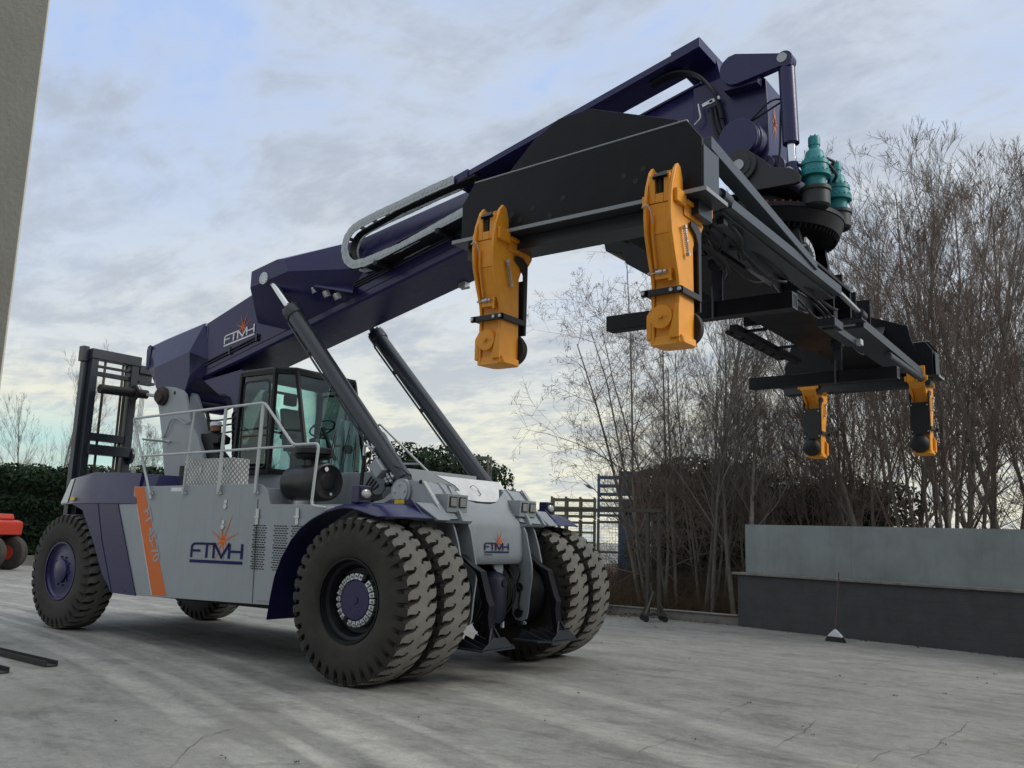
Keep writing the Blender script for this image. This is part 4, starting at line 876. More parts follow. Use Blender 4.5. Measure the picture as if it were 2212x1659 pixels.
# ---- spreader frame
SP = empty('spreader', parent=RS); BX = 4.05
def endbeam():
    mb = MB(); Yo = -4.03
    mb.prism([(2.99, 4.07), (5.11, 4.07), (5.11, 4.45), (5.00, 4.60), (3.11, 4.545), (2.99, 4.38)], Yo, Yo+.03)
    mb.prism([(3.02, 4.07), (5.09, 4.07), (5.09, 4.42), (5.0, 4.55), (3.12, 4.5), (3.02, 4.36)], Yo+.032, Yo+.30)
    mb.prism([(3.05, 4.10), (5.0, 4.10), (4.82, 4.62), (4.79, 4.79), (4.02, 5.09), (3.72, 5.08), (3.49, 4.96), (3.12, 4.62)], Yo+.302, Yo+.33)
    mb.prism([(3.11, 4.545), (5.0, 4.60), (5.0, 4.613), (3.11, 4.558)], Yo-.003, Yo+.036, mi=1)  # grey strip paints the highlight along the plate's top edge
    return mb
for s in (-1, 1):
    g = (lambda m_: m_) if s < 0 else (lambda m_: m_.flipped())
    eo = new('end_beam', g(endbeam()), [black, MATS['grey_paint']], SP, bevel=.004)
    fl = MB().box((2.94, -4.085, 4.035), (5.16, -3.70, 4.066)); fl.box((3.0, -3.95, 3.93), (5.05, -3.72, 4.034)); fo = new('bottom_flange', g(fl), dkst, eo, bevel=.003); fe_ = MB().box((2.94, -4.089, 4.036), (5.163, -4.0855, 4.065)); fe_.box((5.1605, -4.08, 4.036), (5.164, -3.71, 4.065)); new('lit_flange_edge', g(fe_), grey, eo)  # thin grey strips paint the light catching the flange edges
    ep = MB().hull([(5.1125, -4.02, 4.08), (5.1125, -3.76, 4.08), (5.1125, -3.76, 4.40), (5.1125, -4.02, 4.40), (5.12, -4.02, 4.08), (5.12, -3.76, 4.08), (5.12, -3.76, 4.40), (5.12, -4.02, 4.40)]); new('lit_beam_end_plate', g(ep), slate, eo)  # paler tone puts the lit end face of the black beam into colour
    hl_ = MB()
    for x, z in ((3.58, 4.14), (3.50, 4.20), (3.70, 4.21), (3.98, 4.24), (4.50, 4.30), (4.60, 4.24), (4.66, 4.32), (3.86, 4.12)): hl_.cyl((x, -4.0325, z), (x, -4.0305, z), .022, n=14)
    new('beam_hole', g(hl_), blackm, eo)
mbm = MB()
mbm.box((3.82, -2.2, 4.24), (4.48, 2.2, 4.58))
for s_ in (-1, 1):
    mbm.box((3.88, 2.2 if s_ > 0 else -3.72, 4.27), (4.42, 3.72 if s_ > 0 else -2.2, 4.54)); mbm.hull([(x, y*s_, z) for x, y, z in [(3.86, 3.70, 4.2), (3.86, 3.1, 4.27), (4.46, 3.1, 4.27), (4.46, 3.70, 4.2), (3.80, 3.70, 4.82), (4.5, 3.70, 4.82), (3.86, 3.5, 4.6), (4.46, 3.5, 4.6)]])
    mbm.box((4.483, .55*s_-.02, 4.26), (4.68, .55*s_+.02, 4.75)); mbm.box((3.6, .6*s_-.02, 4.26), (3.817, .6*s_+.02, 4.8))
mbm.box((3.55, -.9, 4.585), (4.78, .9, 4.62)); mbm.box((4.6, .95, 4.3), (4.75, 1.0, 4.62))
mbm.prism([(4.1, 4.63), (4.1, 5.0), (4.55, 5.0), (4.62, 5.06), (4.66, 4.81), (4.66, 4.74), (4.78, 4.64)], .42, .50); mbm.prism([(4.1, 4.63), (4.1, 5.0), (4.55, 5.0), (4.62, 5.06), (4.66, 4.81), (4.66, 4.74), (4.78, 4.64)], -.50, -.42)
new('main_frame', mbm, black, SP, bevel=.006)
for X, Ya, Yb in ((4.40, 2.55, 3.0), (4.46, 3.02, 3.08)):
    q = MB().box((4.15, Ya, 4.45), (X, Ya+.03, 5.06)); new('stiffener_plate', q, black, SP, bevel=.003)
q = MB().box((4.0, 1.85, 4.50), (4.42, 1.9, 5.12)); new('stiffener_plate', q, black, SP, bevel=.003); q = MB().hull([(4.1, 1.2, 4.5), (4.1, 1.24, 4.5), (4.62, 1.2, 4.5), (4.62, 1.24, 4.5), (4.4, 1.2, 4.95), (4.4, 1.24, 4.95)]); new('stiffener_plate', q, black, SP, bevel=.003)
cy_ = MB().cyl((4.63, -3.3, 4.30), (4.63, -1.5, 4.30), .115, n=32); cy_.cyl((4.63, -1.5, 4.30), (4.63, -1.46, 4.30), .10, n=32); sc2 = new('telescoping_cylinder', cy_, slate, SP, bevel=.01)
rc = at(0, 1644, 545, X=4.74); q = MB().cyl((4.70, rc.y, rc.z), (4.745, rc.y, rc.z), .045, n=16); new('red_hose_cap', q, mat('dark_red_plastic', (.30, .02, .015), .5), SP)
ra = MB(); ra.hull([(4.93, -3.72, 4.60), (5.05, -3.72, 4.60), (4.93, -3.72, 4.50), (5.05, -3.72, 4.50), (4.93, -1.27, 4.31), (5.05, -1.27, 4.31), (4.93, -1.27, 4.21+.03), (5.05, -1.27, 4.24)]); new('sloping_rail', ra, slate, SP, bevel=.004)
ra = MB(); ra.hull([(4.95, -3.3, 4.27), (5.03, -3.3, 4.27), (4.95, -3.3, 4.19), (5.03, -3.3, 4.19), (4.95, -.42, 4.30), (5.03, -.42, 4.30), (4.95, -.42, 4.20), (5.03, -.42, 4.2)]); ra.box((4.78, -3.3, 4.17), (4.95, -.45, 4.20)); new('cylinder_rail', ra, slate, SP, bevel=.004)
q = MB().cyl((4.99, -3.45, 4.25), (4.99, -3.3, 4.25), .055, n=20); q.tube(round_path([(4.99, -3.45, 4.25), (4.99, -3.6, 4.3), (4.8, -3.66, 4.25), (4.5, -3.6, 4.2)], .1), .03, 8); new('rail_elbow', q, dkst, SP)
q = MB().cyl((5.0, -.45, 4.24), (5.0, .36, 4.20), .028, n=16); new('slide_rod', q, chrome, SP); q = MB().cyl((5.0, .33, 4.2), (5.0, .50, 4.19), .05, n=16); q.box((4.7, .35, 4.13), (5.02, .55, 4.155)); new('rod_end', q, dkst, SP)
ra = MB().hull([(x, y, z+dz) for x in (4.90, 4.99) for y, z in ((.55, 4.13), (3.55, 4.08)) for dz in (-.05, .05)]); ra.cyl((4.94, 1.8, 4.0), (4.94, 3.75, 4.02), .05, n=16); ra.box((4.62, .55, 4.08), (4.90, 3.5, 4.11)); new('far_rail', ra, slate, SP, bevel=.004)
q = MB().box((4.80, -.35, 3.88), (4.92, .55, 3.95)); q.box((4.78, -.45, 3.90), (4.96, -.15, 3.98)); new('sensor_bracket', q, dkst, SP)
new('sensor_plate', MB().box((4.80, -.46, 3.91), (4.95, -.16, 3.975)), dkst, SP); new('sensor_plate', MB().box((4.90, .47, 3.88), (4.97, .58, 3.94)), zinc, SP)
for s in (-1, 1):
    cx_ = MB().box((3.18, 1.9*s-.07, 3.72), (5.03, 1.9*s+.07, 3.87)); xo = new('cross_tube', cx_, black, SP, bevel=.006)
    q = MB()
    for a, b in (((5.0305, 1.9*s-.068, 3.722), (5.034, 1.9*s-.045, 3.868)), ((5.0305, 1.9*s+.045, 3.722), (5.034, 1.9*s+.068, 3.868)), ((5.0305, 1.9*s-.045, 3.722), (5.034, 1.9*s+.045, 3.742)), ((5.0305, 1.9*s-.045, 3.848), (5.034, 1.9*s+.045, 3.868))): q.box(a, b)
    new('tube_rim', q, dkst, xo)
    for X in (4.33,): hg = MB(); hg.box((X-.05, 1.9*s-.035, 3.872), (X+.05, 1.9*s-.015, 4.26)); hg.cyl((X, 1.9*s-.08, 4.22), (X, 1.9*s+.03, 4.22), .07, n=20); hg.tube([(X-.02, 1.9*s-.09, 3.70), (X-.02, 1.9*s-.09, 4.0)], .012, 6); new('tube_hanger', hg, dkst, xo)
ls = MB()
ls.box((3.44, .55, 4.22), (3.54, 2.9, 4.29)); ls.box((3.30, .75, 4.24), (3.36, 2.6, 4.28))
for k in range(6): ls.box((3.30, .8+k*.36, 4.24), (3.80 if k % 3 == 0 else 3.5, .84+k*.36, 4.27))
new('left_chain_tray', ls, black, SP)
lc2 = MB(); p0 = at(7, 1180, 455, X=4.98); p1 = at(7, 1215, 560, X=4.98); p2 = at(7, 1200, 665, X=4.98)
for off_ in (0, -.14):
    P = bez(p0+Vector((off_, -.1, .02)), p1+Vector((off_, .08, .1)), p1+Vector((off_, .08, -.05)), p2+Vector((off_, 0, 0)), 8)
    for i in range(8): lc2.obox(P[i], P[i+1]+(P[i+1]-P[i])*.15, .05, .02, upv=(1, 0, 0))
for t_ in (0, 3, 6): P = bez(p0, p1+Vector((0, .08, .1)), p1+Vector((0, .08, -.05)), p2, 8); lc2.obox(P[t_], P[t_]+Vector((-.14, 0, 0)), .03, .015)
new('cable_chain', lc2, chainm, SP)
hh_ = MB(); rnd = random.Random(8)
for k in range(16):
    y0 = rnd.uniform(-3.7, -3.2); hh_.tube(bez((rnd.uniform(4.5, 5.0), y0, rnd.uniform(4.1, 4.4)), (rnd.uniform(4.5, 5.05), y0+rnd.uniform(.1, .4), rnd.uniform(3.9, 4.4)), (rnd.uniform(4.5, 5.0), y0+rnd.uniform(.2, .8), rnd.uniform(3.9, 4.4)), (rnd.uniform(4.4, 4.7), y0+rnd.uniform(.4, 1.2), rnd.uniform(4.0, 4.3)), 10), rnd.uniform(.008, .02), 6)
hh_.tube(bez((4.9, -3.75, 4.4), (4.93, -3.7, 3.9), (4.8, -3.4, 3.5), (4.4, -2.6, 4.0), 16), .01, 6)
for k in range(14):
    y0 = rnd.uniform(-3.0, 1.6); x0 = rnd.uniform(4.5, 4.85); hh_.tube(bez((x0, y0, 4.2), (x0+rnd.uniform(-.05, .15), y0+.3, rnd.uniform(3.98, 4.12)), (x0+rnd.uniform(-.1, .1), y0+.8, rnd.uniform(3.98, 4.12)), (x0, y0+1.2, 4.2), 10), rnd.uniform(.008, .016), 6)
new('spreader_hoses', hh_, blackm, SP)
vv = MB()
for k in range(7): x, y, z = rnd.uniform(4.55, 4.95), rnd.uniform(-3.5, -3.1), rnd.uniform(4.08, 4.25); vv.box((x, y, z), (x+.06, y+.08, z+.05))
new('spreader_valves', vv, dkst, SP, bevel=.004)
lt_ = MB().prism([(2.55, 5.13), (2.63, 5.10), (2.69, 4.86), (2.80, 4.82), (2.9, 4.81), (2.94, 4.68), (3.16, 4.54), (3.82, 4.45), (3.82, 4.62), (3.4, 5.0), (2.9, 5.2)], -1.15, -.75); lt_.box((3.3, -.72, 4.4), (3.81, .2, 4.75)); lt_.cyl((2.95, -1.16, 4.95), (2.95, -1.2, 4.95), .03, n=10)
new('hydraulic_tank', lt_, black, SP, bevel=.01)

# ---- the four ochre legs (outer face looks to -Y on the near end)
def make_leg():
    """local frame: x along the end beam, y = 0 the outer face (outside is -y), z = 0 the foot"""
    lg = empty('lifting_leg', parent=RS); H = 1.24
    m1 = MB()
    ck = [(.0, 0.0), (.24, 0.0), (.235, .40), (.225, .70), (.25, .76), (.36, .85), (.40, .91), (.40, .97), (.36, 1.03), (.07, 1.04), (.065, 1.16), (.03, 1.24), (-.01, 1.255), (-.05, 1.21), (-.10, 1.08), (-.12, .98), (-.125, .86), (-.11, .74), (-.065, .60), (-.012, .46), (.0, .40)]
    for x0 in (-.105, .08): m1.prism(ck, x0, x0+.025, axis='X')
    m1.box((-.079, .015, .02), (.079, .225, .62)); m1.hull([(-.079, .02, .42), (.079, .02, .42), (-.079, -.075, .74), (.079, -.075, .74), (-.079, .1, .42), (.079, .1, .42), (-.079, .05, .74), (.079, .05, .74)])
    m1.hull([(-.079, -.075, .742), (.079, -.075, .742), (-.079, -.085, .96), (.079, -.085, .96), (-.079, .1, .742), (.079, .1, .742), (-.079, .1, .96), (.079, .1, .96)])
    m1.box((-.079, -.09, .962), (-.032, -.05, 1.17)); m1.box((.032, -.09, .962), (.079, -.05, 1.17)); m1.box((-.0318, -.09, .962), (.0318, -.05, 1.03)); m1.box((-.135, -.085, .955), (-.106, .06, 1.03)); m1.box((.106, -.085, .955), (.135, .06, 1.05))
    m1.prism([(.06, .64), (.215, .64), (.22, .79), (.25, .835), (.33, .905), (.345, .97), (.29, 1.02), (.10, 1.03), (.02, 1.03)], -.0785, .0785, axis='X'); m1.prism([(.0, 1.03), (.05, 1.03), (.03, 1.15), (-.01, 1.2), (-.05, 1.2)], .03, .0788, axis='X'); m1.prism([(.0, 1.03), (.05, 1.03), (.03, 1.15), (-.01, 1.2), (-.05, 1.2)], -.0788, -.03, axis='X')
    m1.box((-.14, .065, .985), (.14, .40, 1.015)); m1.box((.106, .06, .90), (.118, .36, .984))
    m1.hull([(-.11, .0, -.012), (.09, .0, -.012), (-.125, .04, .0), (.125, .04, .0), (-.125, .23, .0), (.125, .23, .0), (-.09, .26, .0), (.09, .26, 0), (-.12, .01, .05), (.12, .01, .05), (-.12, .23, .05), (.12, .23, .05)])
    m1.hull([(-.14, .0, .03), (-.106, .0, .03), (-.14, .0, .20), (-.106, .0, .25), (-.14, .07, .03), (-.106, .07, .03), (-.14, .07, .22), (-.106, .07, .25)]); m1.hull([(.03, -.012, .03), (.106, -.012, .03), (.08, -.012, .26), (.106, -.012, .26), (.03, .02, .03), (.106, .02, .03), (.08, .02, .26), (.106, .02, .26)])
    m1.hull([(-.105, .36, .90), (.105, .36, .90), (-.105, .44, .96), (.105, .44, .96), (-.105, .455, .98), (.105, .455, .98), (-.105, .30, .90), (.105, .30, .90)])
    m1.box((-.12, .428, .97), (-.03, .458, 1.20)); m1.box((.03, .428, .97), (.12, .458, 1.20)); m1.box((-.0299, .428, .97), (.0299, .458, 1.05)); m1.box((-.15, .43, .99), (-.121, .47, 1.06)); m1.box((.121, .43, .99), (.15, .47, 1.06))
    new('leg_body', m1, yell, lg, bevel=.006)
    hb_ = MB().cyl((-.025, .02, .18), (-.025, -.016, .18), .082, n=40); hb_.cyl((-.025, -.016, .18), (-.025, -.036, .18), .016, n=8); hb_.cyl((.02, -.016, .18), (.02, -.021, .18), .006, n=8); new('hub_disc', hb_, yell, lg, bevel=.003)
    rl_ = MB().cyl((.03, .235, .14), (.03, .36, .14), 0, n=32, prof=[(0, .125), (.3, .13), (.6, .115), (.85, .08), (1, .03), (1, 0)]); new('rubber_roller', rl_, blackm, lg, smooth=50)
    cl3_ = MB(); cl3_.box((-.17, -.03, .33), (.135, -.002, .375)); cl3_.box((.110, -.03, .33), (.135, .30, .375)); cl3_.box((-.14, -.03, .33), (-.112, .30, .375))
    for x0 in (.112, -.13): cl3_.prism([(.27, .33), (.30, .33), (.31, .36), (.31, .84), (.24, .88), (.15, .88), (.14, .84), (.22, .80), (.26, .74)], x0, x0+.018, axis='X')
    cl3_.box((-.12, .29, .26), (.125, .315, .71)); new('pad_clamp', cl3_, mat('black_clamp', (.013, .013, .015), .4), lg, bevel=.004)
    for x in (-.15, .06, .12): new('clamp_bolt', MB().cyl((x, -.03, .352), (x, -.042, .352), .013, n=8), zinc, lg)
    for x in (-.10, .105):
        for z in (.30, .67): new('clamp_bolt', MB().cyl((x, .315, z), (x, .324, z), .010, n=8), zinc, lg)
    for x in (.15, -.15):
        sp = MB(); a0 = Vector((x*.87, .03, .80)); a1 = Vector((x*.87, .09, .62)); dd = (a1-a0).normalized(); uu = dd.orthogonal().normalized(); vv_ = dd.cross(uu)
        sp.tube([a0+dd*(a1-a0).length*t/90+(uu*math.cos(t*.9)+vv_*math.sin(t*.9))*.011 for t in range(91)], .004, 5); sp.cyl(a0-dd*.01, a0+dd*.01, .02, n=8); sp.cyl(a1-dd*.01, a1+dd*.01, .018, n=8)
        new('tension_spring', sp, zinc, lg)
    new('inner_latch', MB().box((-.012, .440, 1.055), (.018, .472, 1.17)), black, lg)
    sw_ = MB().box((-.06, .0, .44), (.06, -.03, .47)); sw_.box((.04, -.03, .42), (.06, .0, .51)); new('sensor_shelf', sw_, yell, lg); q = MB().cyl((-.05, -.04, .485), (.0, -.04, .485), .012, n=8); q.cyl((.01, -.04, .485), (.03, -.04, .485), .014, n=8); q.cyl((-.03, -.02, .47), (-.03, -.02, .51), .01, n=8); new('proximity_sensor', q, zinc, lg)
    cbl = MB().tube(bez((-.11, -.13, .93), (-.06, -.14, .97), (-.05, -.13, .92), (-.045, -.11, .86))+bez((-.055, -.01, .52), (-.14, -.01, .5), (-.15, -.01, .48), (-.05, -.04, .485)), .005, 5); new('sensor_cable', cbl, greyl, lg)
    q = MB().tube([(-.045, -.098, .88), (-.05, -.088, .74), (-.055, -.025, .52)], .009, 8); new('cable_conduit', q, yell, lg)
    q = MB().hull([(-.04, -.12, 1.14), (.06, -.12, 1.14), (-.04, -.03, 1.15), (.06, -.03, 1.15), (-.045, -.08, 1.18), (.05, -.08, 1.19)]); q.box((-.015, -.085, 1.03), (.02, -.04, 1.14)); q.box((-.05, -.10, 1.135), (.065, -.03, 1.16)); new('top_latch', q, black, lg, bevel=.004)
    return lg
lg0 = make_leg(); lk = [(c, []) for c in lg0.children]
spots = [(4.875, -4.12, 3.0, 0), (3.385, -4.12, 3.0, 0), (3.385, 4.12, 3.0, math.pi), (4.875, 4.12, 3.0, math.pi)]
for i, (x, y, z, rz) in enumerate(spots):
    o = lg0 if i == 0 else copy_thing(lg0, lk, RS); o.location = (x, y, z); o.rotation_euler[2] = rz
cbw = MB().tube(bez((4.95, 3.4, 4.0), (4.9, 3.5, 3.85), (4.85, 3.7, 4.2), (4.9, 3.85, 4.02)), .008, 5); new('loose_cable', cbw, greyl, SP)

# ================================================================== THE YARD
def ground_mat():
    global nt, N, L
    mt = D_.materials.new('worn_concrete'); mt.use_nodes = True; nt = mt.node_tree; N = nt.nodes; L = nt.links
    b = N['Principled BSDF']; t = nd('ShaderNodeTexCoord'); sp = nd('ShaderNodeSeparateXYZ'); L.new(t.outputs['Object'], sp.inputs[0])
    def noi(scale, det=6, rough=.6, rot=0., sc=(1, 1, 1), dist=0.):
        mp = nd('ShaderNodeMapping'); L.new(t.outputs['Object'], mp.inputs[0]); mp.inputs[2].default_value[2] = rot; mp.inputs[3].default_value = sc
        n = nd('ShaderNodeTexNoise'); L.new(mp.outputs[0], n.inputs['Vector']); n.inputs['Scale'].default_value = scale; n.inputs['Detail'].default_value = det; n.inputs['Roughness'].default_value = rough; n.inputs['Distortion'].default_value = dist; return n.outputs[0]
    base = ramp(noi(.45, 8, .62, dist=.4), [(.34, .23), (.5, .29), (.66, .35)])
    c = mixc(ramp(noi(.8, 8, .65, .3), [(.42, 0), (.62, 1)]), base, (.27, .265, .25), 'MIX')
    c = mixc(1.0, c, base, 'MIX'); c = mixc(.5, c, (.29, .292, .28))
    blot = ramp(noi(.9, 10, .72, .9, (1, 2.2, 1), .7), [(.50, 0), (.60, .8)]); c = mixc(blot, c, (.165, .165, .158))
    # sweeping wheel marks: arcs about a far centre
    ca, cb, cr = ARC
    dx_ = mth('SUBTRACT', sp.outputs[0], ca); dy_ = mth('SUBTRACT', sp.outputs[1], cb)
    rr = mth('SQRT', mth('ADD', mth('MULTIPLY', dx_, dx_), mth('MULTIPLY', dy_, dy_)))
    ang = mth('ARCTAN2', dy_, dx_)
    cmb = nd('ShaderNodeCombineXYZ'); L.new(mth('MULTIPLY', rr, 2.4), cmb.inputs[0]); L.new(mth('MULTIPLY', ang, 9.0), cmb.inputs[1])
    ns = nd('ShaderNodeTexNoise'); L.new(cmb.outputs[0], ns.inputs['Vector']); ns.inputs['Scale'].default_value = 1.6; ns.inputs['Detail'].default_value = 6; ns.inputs['Roughness'].default_value = .6
    streak = ramp(ns.outputs[0], [(.44, 0), (.62, 1)])
    def band(r0, w_): return ramp(mth('ABSOLUTE', mth('SUBTRACT', rr, r0)), [(0, 1), (w_*.6, .8), (w_, 0)])
    k = mth('MAXIMUM', mth('MAXIMUM', band(cr, .26), mth('MULTIPLY', band(cr-.55, .10), .8)), mth('MAXIMUM', mth('MAXIMUM', mth('MULTIPLY', band(cr-1.0, .20), .9), mth('MULTIPLY', band(cr+2.1, .3), .6)), mth('MAXIMUM', mth('MULTIPLY', band(cr+.62, .10), .7), mth('MULTIPLY', band(cr+3.1, .22), .6))))
    brk_ = ramp(mixc(.5, noi(.7, 5, .6), ns.outputs[0]), [(.36, .15), (.56, 1)])
    c = mixc(mth('MULTIPLY', mth('MULTIPLY', k, brk_), .85), c, (.56, .555, .53))
    c = mixc(mth('MULTIPLY', streak, .34), c, (.42, .40, .385))
    st2 = ramp(noi(.9, 9, .68, R(-22), (.6, 1.6, 1), .6), [(.46, 0), (.66, 1)]); c = mixc(mth('MULTIPLY', st2, .5), c, (.39, .39, .375))
    st3 = ramp(noi(1.3, 9, .7, R(-30), (.6, 1.5, 1), .8), [(.52, 0), (.62, 1)]); c = mixc(mth('MULTIPLY', st3, .38), c, (.18, .18, .172))
    sand = ramp(noi(1.3, 8, .7, 1.2), [(.56, 0), (.72, 1)]); c = mixc(mth('MULTIPLY', sand, .4), c, (.34, .31, .25))
    spk = nd('ShaderNodeTexVoronoi'); spk.inputs['Scale'].default_value = 5.5; L.new(t.outputs['Object'], spk.inputs['Vector'])
    gate = ramp(noi(2.2, 3, .5, 2.), [(.55, 0), (.6, 1)])
    c = mixc(mth('MULTIPLY', ramp(spk.outputs['Distance'], [(.05, 1), (.09, 0)]), mth('MULTIPLY', gate, .7)), c, (.07, .065, .06))
    g = noi(55, 5, .75); c = mixc(1.0, c, ramp(g, [(.32, .72), (.6, 1.0)]), 'MULTIPLY')
    c = mixc(1.0, c, ramp(noi(11, 8, .75, .4), [(.36, .82), (.58, 1.03)]), 'MULTIPLY'); c = mixc(1.0, c, ramp(noi(3.2, 8, .72, .2), [(.36, .87), (.60, 1.03)]), 'MULTIPLY')
    pt_ = ramp(noi(.55, 6, .62, 4.4), [(.56, 0), (.60, .45)]); c = mixc(pt_, c, (.20, .195, .18))
    dd = mth('SQRT', mth('ADD', mth('POWER', mth('SUBTRACT', sp.outputs[0], REDP[0]), 2.), mth('MULTIPLY', mth('POWER', mth('SUBTRACT', sp.outputs[1], REDP[1]), 2.), 3.)))
    rd = mth('MULTIPLY', ramp(dd, [(.1, 1), (.45, 0)]), ramp(noi(6, 5, .7), [(.45, 0), (.6, 1)])); c = mixc(rd, c, (.5, .03, .02))
    aggr = nd('ShaderNodeTexVoronoi'); aggr.inputs['Scale'].default_value = 38; L.new(t.outputs['Object'], aggr.inputs['Vector']); c = mixc(mth('MULTIPLY', ramp(aggr.outputs['Distance'], [(.12, 1), (.28, 0)]), ramp(noi(1.1, 4, .6, 3.), [(.42, 0), (.65, .45)])), c, (.14, .135, .125))
    sc4 = ramp(noi(2.2, 6, .6, R(-38), (.3, 3., 1), .8), [(.60, 0), (.70, .4)]); c = mixc(mth('MULTIPLY', sc4, ramp(noi(.35, 3, .5), [(.5, 0), (.6, 1)])), c, (.12, .12, .115))
    c = mixc(1.0, c, (.91, .91, .87), 'MULTIPLY'); L.new(c, b.inputs['Base Color']); b.inputs['Roughness'].default_value = .82; b.inputs['Specular IOR Level'].default_value = .35
    bp = nd('ShaderNodeBump'); bp.inputs['Strength'].default_value = .35; bp.inputs['Distance'].default_value = .01; L.new(mixc(.5, g, noi(9, 6, .7)), bp.inputs['Height']); L.new(bp.outputs[0], b.inputs['Normal'])
    return mt
def circle3(a, b, c):
    ax_, ay, bx_, by, cx_, cy2 = a.x, a.y, b.x, b.y, c.x, c.y
    d = 2*(ax_*(by-cy2)+bx_*(cy2-ay)+cx_*(ay-by))
    ux = ((ax_**2+ay**2)*(by-cy2)+(bx_**2+by**2)*(cy2-ay)+(cx_**2+cy2**2)*(ay-by))/d
    uy = ((ax_**2+ay**2)*(cx_-bx_)+(bx_**2+by**2)*(ax_-cx_)+(cx_**2+cy2**2)*(bx_-ax_))/d
    return ux, uy, math.hypot(ax_-ux, ay-uy)
ARC = circle3(at(0, 250, 1380, Z=0), at(0, 560, 1495, Z=0), at(0, 900, 1655, Z=0))
REDP = at(0, 325, 1352, Z=0)
gm = ground_mat()
g = MB(); g.add([(-900, -900, 0), (900, -900, 0), (900, 900, 0), (-900, 900, 0)], [(0, 1, 2, 3)])
tag(new('ground', g, gm, weld=False), kind='structure')
K0 = at(0, 1321.5, 1327, Z=0); K1 = at(0, 1594.5, 1351, Z=0); W0 = at(0, 1595, 1352, Z=0); W1 = at(0, 2212, 1422, Z=0)
kd = (K0-K1).normalized(); kn = Vector((-kd.y, kd.x, 0)); kn = kn if kn.dot(CAM-K0) < 0 else -kn           # kn points away from the yard
wd_ = (W1-W0).normalized(); wn = Vector((-wd_.y, wd_.x, 0)); wn = wn if wn.dot(CAM-W0) < 0 else -wn
soil = mat('leafy_soil', (.060, .042, .028), .95, var=.45, vscale=2.5, bump=.8, bscale=30)
KF = K1+kd*26
WE = W1+wd_*12
g = MB(); far = 90
pts = [K1+kn*.1, KF+kn*.1, KF+kn*.1+kd*2+Vector((0, far, 0)), WE+wn*.3+Vector((20, far, 0)), WE+wn*.3]
g.add([(p.x, p.y, .006) for p in pts]+[(W0.x+wn.x*.3, W0.y+wn.y*.3, .006)], [(0, 1, 2, 3, 4, 5)])
tag(new('verge', g, soil, weld=False), kind='structure')
conc = mat('pale_kerb_concrete', (.20, .19, .17), .85, var=.3, vscale=5, bump=.4)
q = MB().obox(K1+Vector((0, 0, .09))+kn*.09, KF+Vector((0, 0, .09))+kn*.09, .16, .18); q.obox(K1+Vector((0, 0, .195))+kn*.08, KF+Vector((0, 0, .195))+kn*.08, .20, .03)
tag(new('kerb_wall', q, conc, bevel=.01), 'low concrete kerb wall between the yard and the brown undergrowth', 'wall')

# wall with galvanised sheets
blockm = mat('painted_block', (.058, .061, .066), .8, var=.25, vscale=3, bump=.6, bscale=60, dust=.3, dustc=(.085, .08, .07), grime=.8)
sheet = mat('weathered_zinc_sheet', (.25, .28, .285), .5, .2, var=.22, vscale=1.1, dust=.25, dustc=(.24, .25, .22), grime=.5)
yw = empty('yard_wall', W0); tag(yw, 'long dark grey block wall topped by a pale coping and tall zinc sheets', 'wall')
def wp_(t, d, z): p = wd_*t+wn*d; return (p.x, p.y, z)
q = MB(); LW = (WE-W0).length
q.add([wp_(0, 0, 0), wp_(LW, 0, 0), wp_(LW, .28, 0), wp_(0, .28, 0), wp_(0, 0, 1.06), wp_(LW, 0, .98), wp_(LW, .28, .98), wp_(0, .28, 1.06)], [(0, 1, 5, 4), (1, 2, 6, 5), (2, 3, 7, 6), (3, 0, 4, 7), (4, 5, 6, 7)])
jn = MB()
for z in (.2, .4, .6, .8): jn.add([wp_(0.01, -.0015, z), wp_(LW, -.0015, z*.93), wp_(LW, -.0015, z*.93+.006), wp_(0.01, -.0015, z+.006)], [(0, 1, 2, 3)])
new('block_wall', q, blockm, yw); new('mortar_joints', jn, mat('mortar', (.055, .056, .058), .9), yw, weld=False)
q = MB().hull([wp_(-.12, -.05, 1.062), wp_(LW, -.05, .982), wp_(LW, .33, .982), wp_(-.12, .33, 1.062), wp_(-.12, -.05, 1.11), wp_(LW, -.05, 1.03), wp_(LW, .33, 1.03), wp_(-.12, .33, 1.11)]); new('coping', q, conc, yw, bevel=.008)
t0 = .12
for k in range(6):
    a, b_ = t0+k*2.45, t0+(k+1)*2.45-.002; z0 = 1.112-.08*a/LW; z0b = 1.112-.08*b_/LW; d = .12+(.0025 if k % 2 else 0)
    q = MB().hull([wp_(a, d, z0), wp_(b_, d, z0b), wp_(a, d, 2.12-.02*k), wp_(b_, d, 2.10-.02*k), wp_(a, d+.03, z0), wp_(b_, d+.03, z0b), wp_(a, d+.03, 2.12-.02*k), wp_(b_, d+.03, 2.10-.02*k)]); new('zinc_sheet', q, sheet, yw)

# broom
bp_ = at(0, 1805, 1384, Z=.02); bt_ = at(0, 1812, 1237, Y=bp_.y+.42)
br = empty('broom', bp_); tag(br, 'broom with white head and dark bristles leaning on the dark wall', 'broom')
q = MB().cyl(Vector((0, 0, .12)), bt_-bp_, .012, n=10); new('handle', q, mat('red_brown_wood', (.09, .045, .033), .6), br)
q = MB()
dx_b = wd_*.15; up_b = Vector((0, 0, 1)); nb = -wn*.03
def bl(a, z, n_=0): v = dx_b*a+up_b*z-nb*n_; return (v.x, v.y, v.z)
q.hull([bl(-1, .07, 1), bl(1, .07, 1), bl(-1, .07, -1), bl(1, .07, -1), bl(-.75, .11, 1), bl(.75, .11, 1), bl(-.75, .11, -1), bl(.75, .11, -1), bl(-.1, .20, .5), bl(.1, .20, .5), bl(-.1, .20, -.5), bl(.1, .20, -.5)]); new('broom_head', q, whited, br, bevel=.006)
